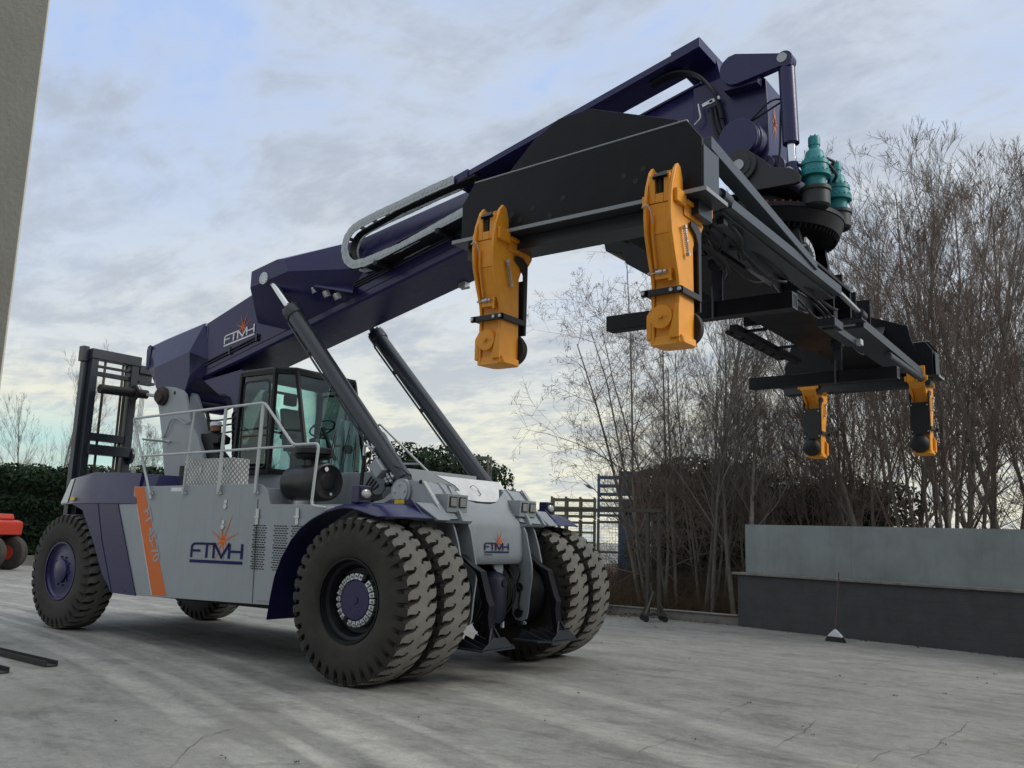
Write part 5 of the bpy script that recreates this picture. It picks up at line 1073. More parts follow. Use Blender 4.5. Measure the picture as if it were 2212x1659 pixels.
q = MB().hull([bl(-1, .068, 1), bl(1, .068, 1), bl(-1, .068, -1), bl(1, .068, -1), bl(-1.3, -.015, 1.2), bl(1.3, -.015, 1.2), bl(-1.3, -.015, -1.4), bl(1.3, -.015, -1.4)]); new('bristles', q, blackm, br)

# portal frame on castors
pc = at(0, 1412, 1342, Z=0); fr0 = empty('portal_frame', pc); tag(fr0, 'dark steel portal frame on castors standing before the low kerb wall', 'frame')
steel = mat('old_dark_steel', (.065, .06, .052), .65, .2, var=.25)
xr = Vector((1, -.05, 0)).normalized(); yr = Vector((.05, 1, 0)).normalized()
q = MB()
for a in (-.15, .13): q.obox(xr*a+Vector((0, 0, .12)), xr*a+Vector((0, 0, 2.36)), .07, .07)
q.obox(Vector((0, 0, 2.38))-xr*3.2+xr*.2, Vector((0, 0, 2.38))+xr*.2, .08, .08)
for a in (-3.0,): q.obox(xr*a+Vector((0, 0, .12)), xr*a+Vector((0, 0, 2.36)), .08, .08)
for a in (-3.0, 0):
    q.obox(xr*(a-.3)+Vector((0, 0, .15)), xr*(a+.3)+Vector((0, 0, .15)), .08, .05); q.obox(xr*a-yr*.35+Vector((0, 0, .15)), xr*a+yr*.35+Vector((0, 0, .15)), .08, .05)
    for sx_, sy_ in ((.28, 0), (-.28, 0), (0, .33), (0, -.33)): q.obox(xr*(a+sx_)+yr*sy_+Vector((0, 0, .16)), xr*a+Vector((0, 0, .62)), .035, .035)
new('frame', q, steel, fr0)
for a in (-3.0, 0):
    for sx_, sy_ in ((.28, 0), (-.28, 0), (0, .33), (0, -.33)):
        p = xr*(a+sx_)+yr*sy_; q = MB().cyl(p+Vector((0, 0, .065))-yr*.02, p+Vector((0, 0, .065))+yr*.02, .065, n=16); q.obox(p+Vector((0, 0, .06)), p+Vector((0, 0, .14)), .05, .012); new('castor', q, blackm, fr0)

# steel channels lying on the ground
def channel(p, ln, rz, lab):
    o = empty('steel_channel', p, rz=rz)
    me = MB().prism([(-.07, 0), (.07, 0), (.07, .065), (.058, .065), (.058, .012), (-.058, .012), (-.058, .065), (-.07, .065)], -ln, 0, axis='X')
    me = new('steel_channel', me, mat('dark_channel_steel', (.022, .020, .019), .7, var=.3), bevel=.002); D_.objects.remove(o); me.location = p; me.rotation_euler[2] = rz; tag(me, lab, 'steel channel', 'steel channels lying on the concrete'); return me
p = at(0, 112, 1440, Z=.005); ra_ = math.atan2(*( (lambda v: (v.y, v.x))(p-at(0, 0, 1413, Z=.005)) ))
rust_ = rust
channel(p, 3.2, ra_, 'dark open steel channel on the concrete, reaching further into the yard than its neighbour')
p = at(0, 6, 1455, Z=.005); channel(p, 2.6, ra_, 'dark open steel channel on the concrete nearest the lower left edge of the photo')

# building corner close on the left
e0 = at(0, 108, 0, Z=CAM.z+3.2)
dz = fw*FPX+CR*(54-1106)+CU*(829.5-425); dh = Vector((dz.x, dz.y, 0)).normalized(); E0 = Vector((CAM.x, CAM.y, 0))+dh*4.2
sideL = Vector((-CR.x, -CR.y, 0)).normalized()
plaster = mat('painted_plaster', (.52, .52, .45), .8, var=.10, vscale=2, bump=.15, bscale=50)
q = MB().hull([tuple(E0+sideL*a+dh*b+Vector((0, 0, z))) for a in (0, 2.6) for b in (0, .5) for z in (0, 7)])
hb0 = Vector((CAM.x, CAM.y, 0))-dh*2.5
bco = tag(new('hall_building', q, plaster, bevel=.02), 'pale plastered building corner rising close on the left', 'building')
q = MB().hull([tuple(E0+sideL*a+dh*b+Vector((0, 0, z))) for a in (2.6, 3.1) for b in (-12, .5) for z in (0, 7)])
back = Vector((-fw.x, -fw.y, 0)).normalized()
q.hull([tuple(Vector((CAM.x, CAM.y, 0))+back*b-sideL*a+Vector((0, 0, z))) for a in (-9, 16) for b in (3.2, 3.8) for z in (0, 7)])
new('added_shade_wall', q, mat('shade_wall_dark', (.07, .07, .07), .7), bco)  # unseen walls beside and behind the camera, added to block sky light

# ------------------------------------------------------------------ leafy and twiggy things
def leaf_cloud(name, centers, radii, n, size, cols, parent=None, seed=0, flat=False):
    """many small leaf faces scattered through ellipsoids/boxes; returns one object"""
    rg = np.random.default_rng(seed); C = np.array(centers, float); Rr = np.array(radii, float)
    wts = (Rr[:, 0]*Rr[:, 1]+Rr[:, 1]*Rr[:, 2]+Rr[:, 0]*Rr[:, 2]); ci = rg.choice(len(C), n, p=wts/wts.sum())
    d = rg.normal(size=(n, 3)); d /= np.linalg.norm(d, axis=1)[:, None]
    rad = rg.uniform(.78, 1.06, n)[:, None]; P = C[ci]+d*rad*Rr[ci]
    u = rg.normal(size=(n, 3)); u -= (u*d).sum(1)[:, None]*d*.6; u /= np.linalg.norm(u, axis=1)[:, None]
    v = np.cross(u, d+rg.normal(size=(n, 3))*.5); v /= np.linalg.norm(v, axis=1)[:, None]+1e-6
    s_ = (size*rg.uniform(.6, 1.4, n))[:, None]
    V = np.stack([P-u*s_, P+v*s_*.5, P+u*s_, P-v*s_*.5], 1).reshape(-1, 3)
    me = D_.meshes.new(name); me.vertices.add(4*n); me.vertices.foreach_set('co', V.ravel()); me.loops.add(4*n); me.polygons.add(n)
    me.loops.foreach_set('vertex_index', np.arange(4*n)); me.polygons.foreach_set('loop_start', np.arange(n)*4)
    me.update(calc_edges=True)
    for m_ in cols: me.materials.append(m_)
    me.polygons.foreach_set('material_index', rg.integers(0, len(cols), n)); o = D_.objects.new(name, me); COL.objects.link(o); o.parent = parent; return o
hg1 = mat('hedge_leaf', (.017, .031, .016), .75, spec=.12, var=.4, vscale=.8); hg2 = mat('hedge_leaf_light', (.022, .038, .019), .75, spec=.12, var=.4, vscale=.8); hg3 = mat('hedge_leaf_dark', (.012, .022, .014), .8, spec=.12, var=.3, vscale=.8)
hg1.node_tree.nodes['Principled BSDF'].inputs['Specular IOR Level'].default_value = .05; hg2.node_tree.nodes['Principled BSDF'].inputs['Specular IOR Level'].default_value = .05
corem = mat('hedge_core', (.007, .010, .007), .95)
def hedge(name, A, B, h, dep, label, n, size, seed, cat='hedge', bumpy=.12):
    A = Vector(A); B = Vector(B); ln = (B-A).length; d = (B-A)/ln; nn = Vector((-d.y, d.x, 0)); o = empty(name, A); tag(o, label, cat)
    rg = random.Random(seed); cs = []; rs = []; k = int(ln/(h*.22))
    q = MB(); bo = B-A
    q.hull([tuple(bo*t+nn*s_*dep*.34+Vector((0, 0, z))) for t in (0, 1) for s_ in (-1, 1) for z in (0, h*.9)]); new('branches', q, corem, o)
    for i in range(k+1):
        for z in (.12, .36, .6, .84):
            p = bo*(i/k); hh = h*(1+rg.uniform(-bumpy, bumpy)*.5)
            cs.append((p.x+rg.uniform(-.1, .1), p.y+rg.uniform(-.1, .1), hh*z)); rs.append((h*.2+dep*.2, dep*.5*rg.uniform(.9, 1.1), h*.17*rg.uniform(.9, 1.15)))
    # rotate radii approx along the run: use mean radius when diagonal
    if abs(d.x) < .8: rs = [((a+b)/2, (a+b)/2, c) for a, b, c in rs]
    leaf_cloud('foliage', cs, rs, n, size, [hg1, hg1, hg2, hg3], o, seed); return o
def polar(px, dist, py=1130): 
    d_ = fw*FPX+CR*(px-1106)+CU*(829.5-py); d_ = Vector((d_.x, d_.y, 0)).normalized(); return Vector((CAM.x, CAM.y, 0))+d_*dist
hedge('clipped_hedge', polar(-170, 47), polar(760, 40), 4.15, 2.2, 'long clipped dark green hedge behind the red forklift', 110000, .10, 1)
hedge('tall_hedge', polar(850, 38), polar(1035, 42), 5.3, 3, 'dark hedge showing between the two lift cylinders of the reach stacker', 26000, .10, 2)
hedge('ivy_bank', polar(1432, 29), polar(1560, 28), 4.2, 2.0, 'dark ivy covered bank behind the bare trees beside the blue cages', 42000, .055, 3, 'ivy')
hedge('ivy_bank', polar(1500, 28), polar(1900, 26), 3.6, 2.0, 'low dark ivy thicket behind the wall with zinc sheets', 30000, .07, 4, 'ivy')
q = MB().obox(polar(-170, 45.4)+Vector((0, 0, .2)), polar(330, 40.5)+Vector((0, 0, .2)), .3, .4); tag(new('hedge_kerb', q, conc), 'pale kerb along the foot of the clipped hedge', 'kerb')

barkm = mat('grey_brown_bark', (.175, .16, .135), .9, var=.35, vscale=4, bump=.5, bscale=25)
barkl = mat('pale_bark', (.26, .24, .20), .85, var=.3, vscale=4)
twigm = mat('twig_brown', (.20, .18, .16), .9, var=.3, vscale=1)
twigr = mat('twig_reddish', (.16, .12, .10), .9, var=.3, vscale=1)
cat_m = mat('dead_catkins', (.060, .032, .026), .9, var=.4)
def segs_mesh(name, S, mt, parent, extra=None):
    """S: array rows p0(3) p1(3) r0 r1 -> three-sided tapering tubes"""
    S = np.array(S); n = len(S); P0 = S[:, :3]; P1 = S[:, 3:6]; d = P1-P0; d /= np.linalg.norm(d, axis=1)[:, None]+1e-9
    a = np.cross(d, np.array([.3, .5, .81])); a /= np.linalg.norm(a, axis=1)[:, None]+1e-9; b = np.cross(d, a)
    V = np.zeros((n, 6, 3))
    for k in range(3):
        c, s_ = math.cos(2.0944*k), math.sin(2.0944*k)
        V[:, k] = P0+(a*c+b*s_)*S[:, 6:7]; V[:, 3+k] = P1+(a*c+b*s_)*S[:, 7:8]
    o6 = np.arange(n)[:, None]*6
    F = np.concatenate([o6+np.array([[k, (k+1) % 3, 3+(k+1) % 3, 3+k]]) for k in range(3)], 1).reshape(-1, 4)
    me = D_.meshes.new(name); nv = 6*n; nf = len(F); me.vertices.add(nv); me.vertices.foreach_set('co', V.ravel()); me.loops.add(4*nf); me.polygons.add(nf)
    me.loops.foreach_set('vertex_index', F.ravel()); me.polygons.foreach_set('loop_start', np.arange(nf)*4); me.update(calc_edges=True)
    me.polygons.foreach_set('use_smooth', [True]*nf); me.materials.append(mt); o = D_.objects.new(name, me); COL.objects.link(o); o.parent = parent; return o
def grow(seed, H, lean=(0, 0), trunks=1, spread=.5, r0=.08, levels=4, dens=1., droop=.0, first=.25, upright=.5, twig=.0045):
    rg = random.Random(seed); T = []; Cn = []; tips = []
    def branch(p, d, ln, r, lv):
        nseg = max(3, int(5 if lv < 2 else (4 if lv == 2 else 3))); pts = [p]; 
        for i in range(nseg):
            j = .10 if lv == 0 else .14
            d = (d+Vector((rg.uniform(-j, j), rg.uniform(-j, j), rg.uniform(-j, j)+(.06*upright if lv else .02)-droop*.05*lv))).normalized()
            q_ = p+d*ln/nseg; ra = r*(1-.75*i/nseg); rb = r*(1-.75*(i+1)/nseg); (T if lv == 0 else Cn).append((*p, *q_, max(ra, twig), max(rb, twig*.7))); p = q_; pts.append((p))
        if lv >= levels: tips.append(p); return
        nb_ = {0: 15, 1: 8, 2: 6, 3: 4}.get(lv, 3)*dens; nb_ = int(nb_*rg.uniform(.8, 1.2)+.5)
        for k in range(nb_):
            t = first+(1-first)*((k+rg.random())/nb_) if lv == 0 else .15+.85*rg.random()
            f = t*nseg; i = min(nseg-1, int(f)); q_ = pts[i].lerp(pts[i+1], f-i); az = rg.uniform(0, 2*math.pi); dd = (pts[i+1]-pts[i]).normalized()
            o1 = dd.orthogonal().normalized(); o2 = dd.cross(o1); out_ = o1*math.cos(az)+o2*math.sin(az)
            sp_ = spread*rg.uniform(.7, 1.35); nd_ = (dd*(1-sp_*.5)+out_*sp_+Vector((0, 0, .25*upright))).normalized()
            l2 = ln*(.46 if lv == 0 else .58)*rg.uniform(.6, 1.15)*(1-.5*t if lv == 0 else 1-.35*t); branch(q_, nd_, l2, r*(1-.75*t)*rg.uniform(.38, .55), lv+1)
    for k in range(trunks):
        a = rg.uniform(0, 6.28); off_ = Vector((math.cos(a), math.sin(a), 0))*(.0 if trunks == 1 else rg.uniform(.1, .45))
        d0 = Vector((lean[0]+off_.x*.35, lean[1]+off_.y*.35, 1)).normalized(); branch(Vector((0, 0, -.1))+off_, d0, H*rg.uniform(.8, 1.05), r0*rg.uniform(.7, 1.1), 0)
    return T, Cn, tips
def make_tree(name, seed, bm_, tm_, catk=False, **kw):
    T, Cn, tips = grow(seed, **kw); o = empty(name); segs_mesh('trunk', T, bm_, o); cr = segs_mesh('crown', Cn, tm_, o)
    if catk:
        rg = random.Random(seed); S = []
        for p in tips[::14]:
            q_ = p+Vector((rg.uniform(-.02, .02), rg.uniform(-.02, .02), -.05)); S.append((*p, *q_, .004, .007)); S.append((*q_, *(q_+Vector((0, 0, -.02))), .007, .003))
        tag(segs_mesh('catkins', S, cat_m, o), kind='stuff')
    return o
V_ = [make_tree('bare_tree', 11, barkm, twigm, H=8.0, trunks=2, spread=.46, r0=.08, dens=.85, first=.2, upright=1.0, twig=.0032),
      make_tree('bare_tree', 12, barkm, twigr, True, H=7.2, trunks=3, spread=.75, r0=.06, dens=.8, first=.12, upright=.25, twig=.0032),
      make_tree('bare_tree', 13, barkm, twigm, H=9, trunks=1, spread=.42, r0=.10, dens=1.05, first=.2, upright=1.1, twig=.0032),
      make_tree('bare_tree', 14, barkm, twigr, H=6.5, trunks=4, spread=.5, r0=.045, dens=.85, first=.15, upright=.8, twig=.0032),
      make_tree('bare_tree', 15, barkl, twigm, H=6.8, trunks=1, spread=.7, r0=.09, dens=.8, first=.30, upright=.8, twig=.0032)]
VK = [[(c, []) for c in o.children] for o in V_]
used = [False]*5
GRP = 'bare winter trees behind the wall'
def place(i, p, s_=1., rz=0., tilt=(0, 0)):
    if not used[i]: o = V_[i]; used[i] = True
    else: o = copy_thing(V_[i], VK[i])
    o.location = p; o.scale = (s_, s_, s_); o.rotation_euler = (tilt[0], tilt[1], rz); return o
rnd = random.Random(21)
spec = [(1646, 21.2, 4, 1.0, 'pale barked bare tree rising just behind the left end of the zinc sheets', 0),
        (1405, 22.5, 1, 1.15, 'multi stemmed bare tree sweeping left over the cages and portal frame', -.16),
        (1455, 22.0, 1, 1.05, 'bare tree with many stems right behind the posts of the portal frame', -.06),
        (1495, 21.6, 0, 1.0, 'grey trunked bare tree growing right of the portal frame', 0),
        (1545, 23.0, 3, 1.15, 'bushy bare tree between the portal frame and the zinc sheets', .05),
        (1582, 21.4, 2, .80, 'slender straight bare tree beside the left end of the block wall', 0)]
for px, dist, i, s_, lab, ln_ in spec:
    o = place(i, polar(px, dist), s_, 0 if ln_ else rnd.uniform(0, 6.28)); tag(o, lab, 'tree', GRP)
    if ln_: o.rotation_euler = (Matrix.Rotation(ln_, 3, Vector((-fw.x, -fw.y, 0)).normalized()*-1) @ Matrix.Rotation(px*.7, 3, 'Z')).to_euler()
MASS = 'bare winter tree in the dense thicket behind the wall'
TH = []
for px, dist, i, s_ in [(1400, 26, 3, .9), (1470, 27, 0, .85), (1530, 26, 1, 1.05), (1590, 25, 0, .95), (1620, 28, 3, 1.2), (1670, 23, 1, 1.0), (1705, 26, 2, .85), (1740, 22, 3, 1.2), (1795, 23, 2, .85),
                        (1825, 28, 1, 1.05), (1855, 21.5, 3, 1.3), (1885, 25, 2, 1.05), (1920, 21.5, 0, 1.15), (1955, 26, 2, 1.15), (1990, 20.5, 3, 1.3), (2050, 22, 2, 1.05), (2085, 26, 1, 1.6), (2115, 20, 3, 1.4),
                        (2150, 23, 2, 1.12), (2185, 20.5, 0, 1.2), (2220, 24, 2, 1.12), (2260, 20, 3, 1.3), (2300, 23, 0, 1.3), (1910, 32, 2, 1.25), (2110, 32, 0, 1.5),
                        (1700, 32, 3, 1.5)]:
    TH.append((px, dist, i, s_))
ORD = ['leftmost', 'second', 'third', 'fourth', 'fifth', 'sixth', 'seventh', 'eighth', 'ninth', 'tenth', 'eleventh', 'twelfth', 'thirteenth', 'fourteenth']
KIND = ['twin stemmed bare tree', 'broad bare tree of several stems', 'tall single stemmed bare tree', 'bushy bare sapling of four stems', 'pale bare tree']
for row, lo_, hi_ in (('front', 0, 22.6), ('middle', 22.6, 26.5), ('back', 26.5, 99)):
    for n_, (px, dist, i, s_) in enumerate(sorted(t for t in TH if lo_ <= t[1] < hi_)):
        o = place(i, polar(px, dist), s_*(.72+.26*max(0, min(1, (px-1700)/300))), rnd.uniform(0, 6.28), (rnd.uniform(-.14, .14), rnd.uniform(-.14, .14)))
        tag(o, '%s, %s%s in the %s row behind the wall' % (KIND[i], ORD[n_], '' if n_ == 0 else ' from left', row), 'tree', 'bare trees of the thicket')
for px, dist, i, s_, lab in ((92, 62, 0, 1.35, 'large bare tree beyond the clipped hedge, left of the forklift mast'), (335, 66, 1, 1.15, 'bare tree beyond the hedge seen through the hand rail'), (25, 66, 2, .95, 'small bare tree beyond the hedge above the red forklift'), (285, 70, 3, 1.3, 'bushy bare tree beyond the hedge right behind the dark mast')):
    o = place(i, polar(px, dist), s_, 1.3+px, (0, 0)); tag(o, lab, 'tree', 'bare trees beyond the far hedge')
# undergrowth behind the kerb
rg = np.random.default_rng(5); S = []
def brush(px0, px1, d0, d1, n, h, r, lean_=.5):
    for k in range(n):
        p = polar(rg.uniform(px0, px1), rg.uniform(d0, d1)); p.z = 0; q_ = p; dd = Vector((rg.normal()*lean_, rg.normal()*lean_, 1)).normalized(); L0 = h*rg.uniform(.4, 1.1)
        for i in range(4):
            dn = (dd+Vector((rg.normal()*.25, rg.normal()*.25, -.12*i))).normalized(); q2 = q_+dn*L0/4; S.append((*q_, *q2, r*(1-.2*i), r*(1-.2*(i+1)))); q_ = q2; dd = dn
brush(1290, 1600, 21.5, 27, 4200, 1.1, .007); 
tag(segs_mesh('dry_grass', S, mat('dry_grass', (.105, .070, .035), .9, var=.4, vscale=1), None), kind='stuff'); S = []
brush(1290, 1640, 23, 30, 3800, 2.0, .006, .8); brush(1600, 2330, 21, 28, 3600, 2.2, .005, .9)
tag(segs_mesh('undergrowth', S, mat('bramble_stems', (.050, .033, .026), .9, var=.4, vscale=1), None), kind='stuff')
lf = MB(); 
for k in range(1800):
    p = polar(rg.uniform(1300, 1600), rg.uniform(20.6, 26)); a = rg.uniform(0, 6.28); s_ = rg.uniform(.02, .05); z = .02+rg.uniform(0, .05); lf.add([(p.x+s_*math.cos(a), p.y+s_*math.sin(a), z), (p.x-s_*math.sin(a)*.6, p.y+s_*math.cos(a)*.6, z+.02), (p.x-s_*math.cos(a), p.y-s_*math.sin(a), z), (p.x+s_*math.sin(a)*.6, p.y-s_*math.cos(a)*.6, z+.01)], [(0, 1, 2, 3)])
tag(new('fallen_leaves', lf, mat('dead_leaf', (.14, .085, .05), .9, var=.5), weld=False), kind='stuff')
# leaves and grit on the concrete
lf = MB()
for (x, y, s_) in [(1815, 1462, .03), (1870, 1480, .03), (2130, 1478, .03), (2110, 1466, .02), (1335, 1460, .02), (905, 1552, .02), (1420, 1355, .03), (1735, 1573, .025), (1755, 1590, .02), (2150, 1458, .03), (1300, 1390, .03), (1490, 1425, .03), (480, 1640, .04), (640, 1650, .03), (1340, 1345, .03), (1930, 1505, .04), (2040, 1500, .03), (1620, 1520, .03), (1500, 1600, .02), (380, 1500, .02), (250, 1560, .02), (1180, 1560, .025), (1250, 1500, .02), (2040, 1610, .03)]:
    p = at(0, x, y, Z=0)
    s_ *= .7
    for j in range(3):
        a = rg.uniform(0, 6.28); t = s_*rg.uniform(.4, 1); ox, oy = rg.normal()*s_*.8, rg.normal()*s_*.5; cx_, cy2 = p.x+ox, p.y+oy
        lf.add([(cx_+t*math.cos(a), cy2+t*math.sin(a), .008), (cx_-t*.5*math.sin(a), cy2+t*.5*math.cos(a), .02+t*.3), (cx_-t*math.cos(a), cy2-t*math.sin(a), .006), (cx_+t*.5*math.sin(a), cy2-t*.5*math.cos(a), .015)], [(0, 1, 2, 3)])
for k in range(420):
    t_ = rg.uniform(0, 8.5); dd_ = abs(rg.normal())*.10+.01; p = (W0+wd_*t_-wn*dd_) if k % 3 else (K1+kd*rg.uniform(0, 6)-kn*dd_); a = rg.uniform(0, 6.28); t = rg.uniform(.008, .03)
    lf.add([(p.x+t*math.cos(a), p.y+t*math.sin(a), .006), (p.x-t*.5*math.sin(a), p.y+t*.5*math.cos(a), .012+t*.4), (p.x-t*math.cos(a), p.y-t*math.sin(a), .006), (p.x+t*.5*math.sin(a), p.y-t*.5*math.cos(a), .012)], [(0, 1, 2, 3)])
tag(new('leaf_litter', lf, mat('litter_brown', (.05, .038, .028), .9, var=.3), weld=False), kind='stuff')
def crack(pts, wd2, seed):
    rg2 = random.Random(seed); P = [at(0, x, y, Z=.004) for x, y in pts]; o2 = []
    for i in range(len(P)-1):
        m_ = max(2, int((P[i+1]-P[i]).length/.12))
        for k in range(m_): o2.append(P[i].lerp(P[i+1], k/m_)+Vector((rg2.gauss(0, .018), rg2.gauss(0, .018), 0)))
    mb = MB(); vs = []
    for i, p in enumerate(o2):
        d = (o2[min(i+1, len(o2)-1)]-o2[max(i-1, 0)]).normalized(); nn = Vector((-d.y, d.x, 0))*wd2*.62*rg2.uniform(.1, 1.); vs += [tuple(p+nn), tuple(p-nn)]
    mb.add(vs, [(2*i, 2*i+1, 2*i+3, 2*i+2) for i in range(len(o2)-1)]); return mb
crm = mat('crack_dark', (.10, .096, .09), .95, var=.4)
for k, (pts, w_) in enumerate([([(370, 1659), (402, 1625), (425, 1600), (455, 1585), (500, 1575), (540, 1562)], .007), ([(1549, 1542), (1640, 1510), (1751, 1475), (1860, 1445), (1966, 1413)], .006), ([(1655, 1624), (1720, 1590), (1775, 1552)], .008), ([(1966, 1643), (2040, 1600), (2110, 1552)], .006), ([(1850, 1659), (1880, 1640), (1950, 1610)], .005), ([(1300, 1659), (1390, 1620), (1480, 1585)], .005)]):
    tag(new('ground_crack', crack(pts, w_, k), crm, weld=False), kind='structure')

# ------------------------------------------------------------------ stacked cages beyond
def stillage_mesh(wx, wy, h):
    fr = MB()
    for x in (0, wx):
        for y in (0, wy): fr.box((x-.04, y-.04, 0), (x+.04, y+.04, h+.07))
    for z in (.10, h*.55, h-.03):
        for y in (0, wy): fr.box((.04, y-.025, z-.035), (wx-.04, y+.025, z+.035))
        for x in (0, wx): fr.box((x-.025, .04, z-.035), (x+.025, wy-.04, z+.035))
    ms = MB()
    for k in range(1, int(wx/.1)):
        for y in (0, wy): ms.box((k*.1-.002, y-.004, .12), (k*.1+.002, y+.004, h-.05))
    for k in range(1, int(h/.1)):
        for y in (0, wy): ms.box((.03, y+.005, k*.1-.002), (wx-.03, y+.012, k*.1+.002))
    return fr, ms
olive = mat('olive_paint', (.13, .13, .08), .7, var=.3); bluec = mat('cage_blue', (.04, .10, .17), .6, var=.25); greyc = mat('cage_grey', (.12, .115, .10), .7, var=.3)
def cage(px, dist, z, wx, wy, h, mt_, lab, solid=False):
    p = polar(px, dist); o = empty('metal_cage', (p.x, p.y, z), rz=math.atan2(CR.y, CR.x)-.12); fr, ms = stillage_mesh(wx, wy, h); new('cage_frame', fr, mt_, o)
    if solid: new('side_panel', MB().box((.04, -.01, .12), (wx-.04, .01, h)).box((.04, wy-.01, .12), (wx-.04, wy+.01, h)), mt_, o)
    else: new('wire_mesh', ms, mt_, o)
    tag(o, lab, 'cage', 'metal cages stacked beyond the yard'); return o
DC = 33.; S_ = lambda D: D*DC/1928.
ca_lab = [('olive', olive), ('blue', bluec), ('grey', greyc)]
h1 = S_(45); w1 = S_(30)
ztop = lambda y: CAM.z+(1150-y)*DC/1928.
for j, (px, nm) in enumerate(((1191, 'left'), (1222, 'middle'), (1253, 'right'))):
    cage(px, DC, ztop(1104), w1, 1.0, h1-.05, olive, 'open olive cage at the top of its stack, %s of three' % nm)
    cage(px, DC, ztop(1104)-.95, w1, 1.0, .85, olive, 'olive cage second from the top of its stack, %s of three' % nm)
    cage(px, DC, 0, w1, 1.0, ztop(1104)-1.0, greyc, 'tall grey cage at the foot of its stack, %s of three' % nm)
cage(1292, DC-1.5, ztop(1060), .8, .8, S_(42), bluec, 'pale blue mesh cage crowning the narrow stack')
cage(1292, DC-1.5, ztop(1103), .8, .8, S_(38), bluec, 'blue cage under the crowning one in the narrow stack')
cage(1292, DC-1.5, 0, .8, .8, ztop(1103)-.1, greyc, 'dark cage at the foot of the narrow blue stack')
cage(1338, DC-2, ztop(1060), 1.0, 1.0, S_(50), bluec, 'solid sided blue crate at the top right of the cages', True)
cage(1338, DC-2, 0, 1.0, 1.0, ztop(1060)-.1, bluec, 'blue crate under the solid sided one beside the ivy', True)
cage(1150, DC+5, 0, 1.1, .9, 2.2, bluec, 'low blue cage left of the olive stacks behind the light box')
cage(1012, 36, 3.0, .7, .8, 1.9, greyc, 'tall grey mesh cage showing right of the far lift cylinder')
cage(1078, 36, 0, .5, .8, 3.6, olive, 'narrow olive cage behind the tread plate lid')
cage(1012, 36, 0, .7, .8, 2.9, greyc, 'grey cage under the tall mesh cage behind the far lift cylinder')
# bird
bpz = at(0, 1270, 1050, Y=8); b0 = empty('bird', bpz); tag(b0, 'small pale bird gliding above the olive cages', 'bird')
q = MB(); ax2 = (CR*1-CU*.55).normalized(); q.tube([ax2*t*.16 for t in (-.7, -.45, -.1, .3, .6, .8)], [.006, .012, .03, .036, .02, .004], 8); q.hull([ax2*.09+Vector((0, 0, .0)), ax2*-.03, ax2*.0+CU*.05+fw*.08, ax2*.06+CU*.045+fw*.1]); q.hull([ax2*.09, ax2*-.03, ax2*.0+CU*.04-fw*.08, ax2*.05+CU*.035-fw*.1]); new('bird_body', q, mat('pale_feather', (.30, .26, .23), .8), b0)

# ------------------------------------------------------------------ red forklift, far left
rz = math.atan2(CR.y, CR.x); p = polar(4, 38); p.z = 0
fk_ = empty('red_forklift', p, rz=rz); fk_.scale = (.9, .9, .9); tag(fk_, 'red orange heavy forklift at the left edge before the clipped hedge', 'forklift')
q = MB().prism([(-4.2, .75), (-1.2, .45), (-.75, .62), (-.60, 1.0), (-.42, 1.30), (-.15, 1.42), (.38, 1.42), (.40, 1.80), (.38, 1.95), (.2, 2.02), (-4.2, 2.10)], -.9, .9)
q.prism([(-.05, 2.02), (.0, 2.25), (.16, 2.27), (.24, 2.08), (.2, 2.02)], -.5, .5); new('body', q, red, fk_, bevel=.04)
q = MB().box((-2.6, -.7, 2.1), (-2.5, -.6, 3.6)); q.box((-.95, -.72, 2.05), (-.87, -.64, 3.1)); q.box((-.95, .64, 2.05), (-.87, .72, 3.1)); q.box((-2.6, -.72, 3.6), (-.9, .72, 3.68)) if False else None; new('guard_post', q, red, fk_)
q = MB().prism([(-.35, 1.82), (.25, 1.82), (.22, 1.9), (-.33, 1.9)], -.91, -.9); q.prism([(-1.2, 1.62), (-.55, 1.66), (-.6, 1.78), (-1.2, 1.78)], -.91, -.9); q.cyl((-.5, -.91, 1.28), (-.5, -.9, 1.28), .08, n=16); new('body_decal', q, mat('dark_red_decal', (.12, .03, .03), .6), fk_)
for y in (-.78, .78):
    q = MB().cyl((0, y-.25, .70), (0, y+.25, .70), 0, n=32, prof=[(0, .3), (0, .55), (.08, .66), (.2, .70), (.8, .70), (.92, .66), (1, .55), (1, .3)]); wh = new('wheel', q, tyre_m, fk_)
    new('rim', MB().cyl((0, y-.26, .7), (0, y-.1, .7), .3, n=24), red, wh)
q = MB().cyl((-3.2, -1., .75), (-3.2, 1., .75), 0, n=32, prof=[(0, .3), (0, .62), (.1, .74), (.9, .74), (1, .62), (1, .3)]); new('wheel', q, tyre_m, fk_)

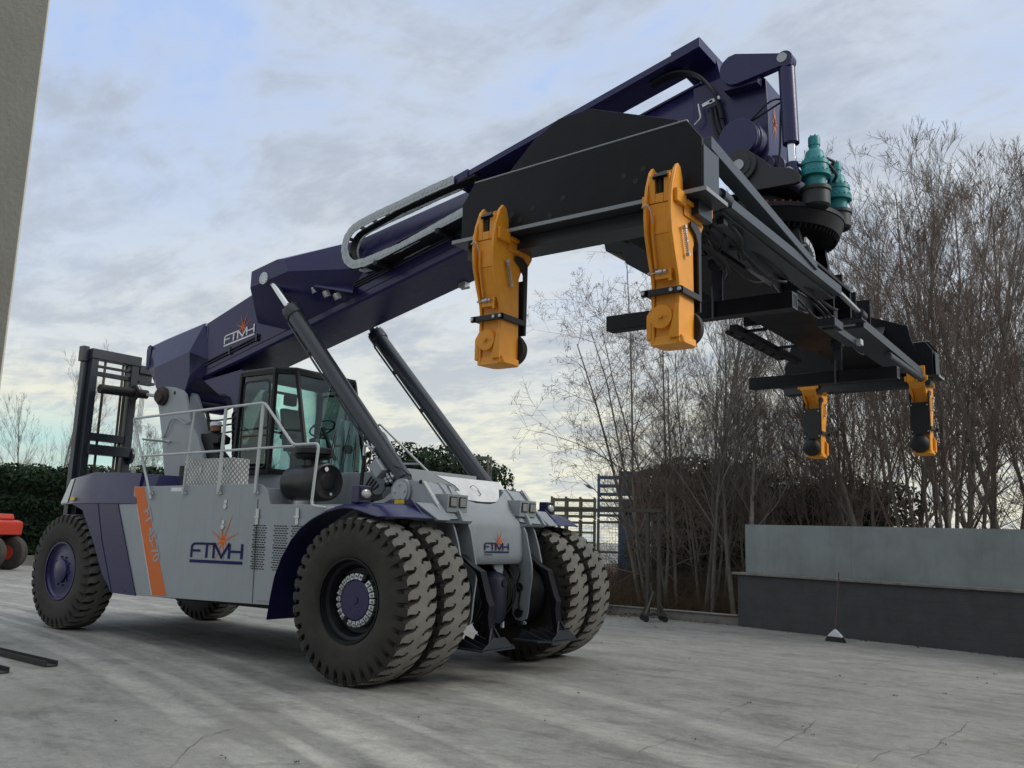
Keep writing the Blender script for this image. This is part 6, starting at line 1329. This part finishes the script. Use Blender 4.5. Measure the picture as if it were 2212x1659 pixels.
# ------------------------------------------------------------------ tall mast standing behind the reach stacker
mx = -8.3; ms_ = empty('mast_stacker', (mx, -.41, 0)); ms_.scale = (1, .82, 1); ML = lambda v: Vector((v.x-mx, (v.y+.41)/.82, v.z)); tag(ms_, 'tall dark forklift mast behind the navy counterweight hood', 'forklift mast')
mo_ = lambda m_: m_
q = MB(); y0, y1 = -.62, .42
for y, wd3 in ((-.60, .16), (.38, .18)):
    q.box((-.10, y-wd3/2, .74), (.10, y+wd3/2, 4.78))
q.box((-.16, -.78, .74), (-.02, -.70, 4.82)); q.box((-.10, -.68, .25), (.10, -.52, .74)); q.cyl((0, -.70, .22), (0, -.5, .22), .22, n=24); q.box((-.12, -.70, 4.72), (.12, .50, 4.90)); q.box((-.16, -.84, 4.66), (.0, -.70, 4.94)); q.box((-.05, -.52, 4.42), (.05, .30, 4.50)); q.box((-.05, -.52, 4.58), (.05, .30, 4.62))
q.box((-.08, -.52, 3.22), (.08, .30, 3.36)); q.box((.0, -.60, 2.96), (.2, .46, 3.14)); q.cyl((.1, .40, 3.0), (.1, .46, 3.0), .16, n=20); q.box((-.1, -.5, 1.2), (.1, .3, 1.4))
new('mast_frame', q, dkst, ms_, bevel=.006)
q = MB()
for y in (-.32, .12): q.obox((.03, y, .8), (.03, y, 4.7), .045, .03)
for y in (.22,): q.cyl((0.0, y, .8), (0.0, y, 4.7), .03, n=12)
new('lift_chain', q, mat('chain_olive', (.07, .06, .03), .7), ms_)
q = MB(); q.cyl((-.13, -.66, .8), (-.13, -.66, 4.5), .018, n=8)
for k in range(4): q.tube(bez((.10, .50, 4.35), (.1, .60+.04*k, 4.3), (.1, .56+.035*k, 3.9), (.1, .52+.035*k, 3.6))+[(.1, .50+.035*k, .8)], .009, 5)
new('mast_hose', q, greyl, ms_)
q = MB(); c0 = ML(at(1, 860, 40, X=mx+.28)); c1 = ML(at(1, 1270, 92, X=mx+.28)); c2_ = ML(at(1, 1385, 108, Y=-.97))
q.cyl(c0, c1, .085, n=24); dd = (c1-c0).normalized(); q.cyl(c0+dd*.70*(c1-c0).length/1.0, c0+dd*.70*(c1-c0).length+dd*.05, .15, n=24); new('side_cylinder', q, mat('grimy_steel', (.022, .018, .018), .7, var=.4), ms_, bevel=.006)
q = MB().cyl(c1, c2_, .032, n=16); new('cylinder_rod', q, chainm, ms_)
q = MB().box((-.1, .5, 4.6), (.1, .9, 4.75)); q.box((-.1, .5, 4.40), (.1, .9, 4.45)); q.box((-.05, .5, 4.45), (.05, .85, 4.6)); new('hose_bracket', q, dkst, ms_)
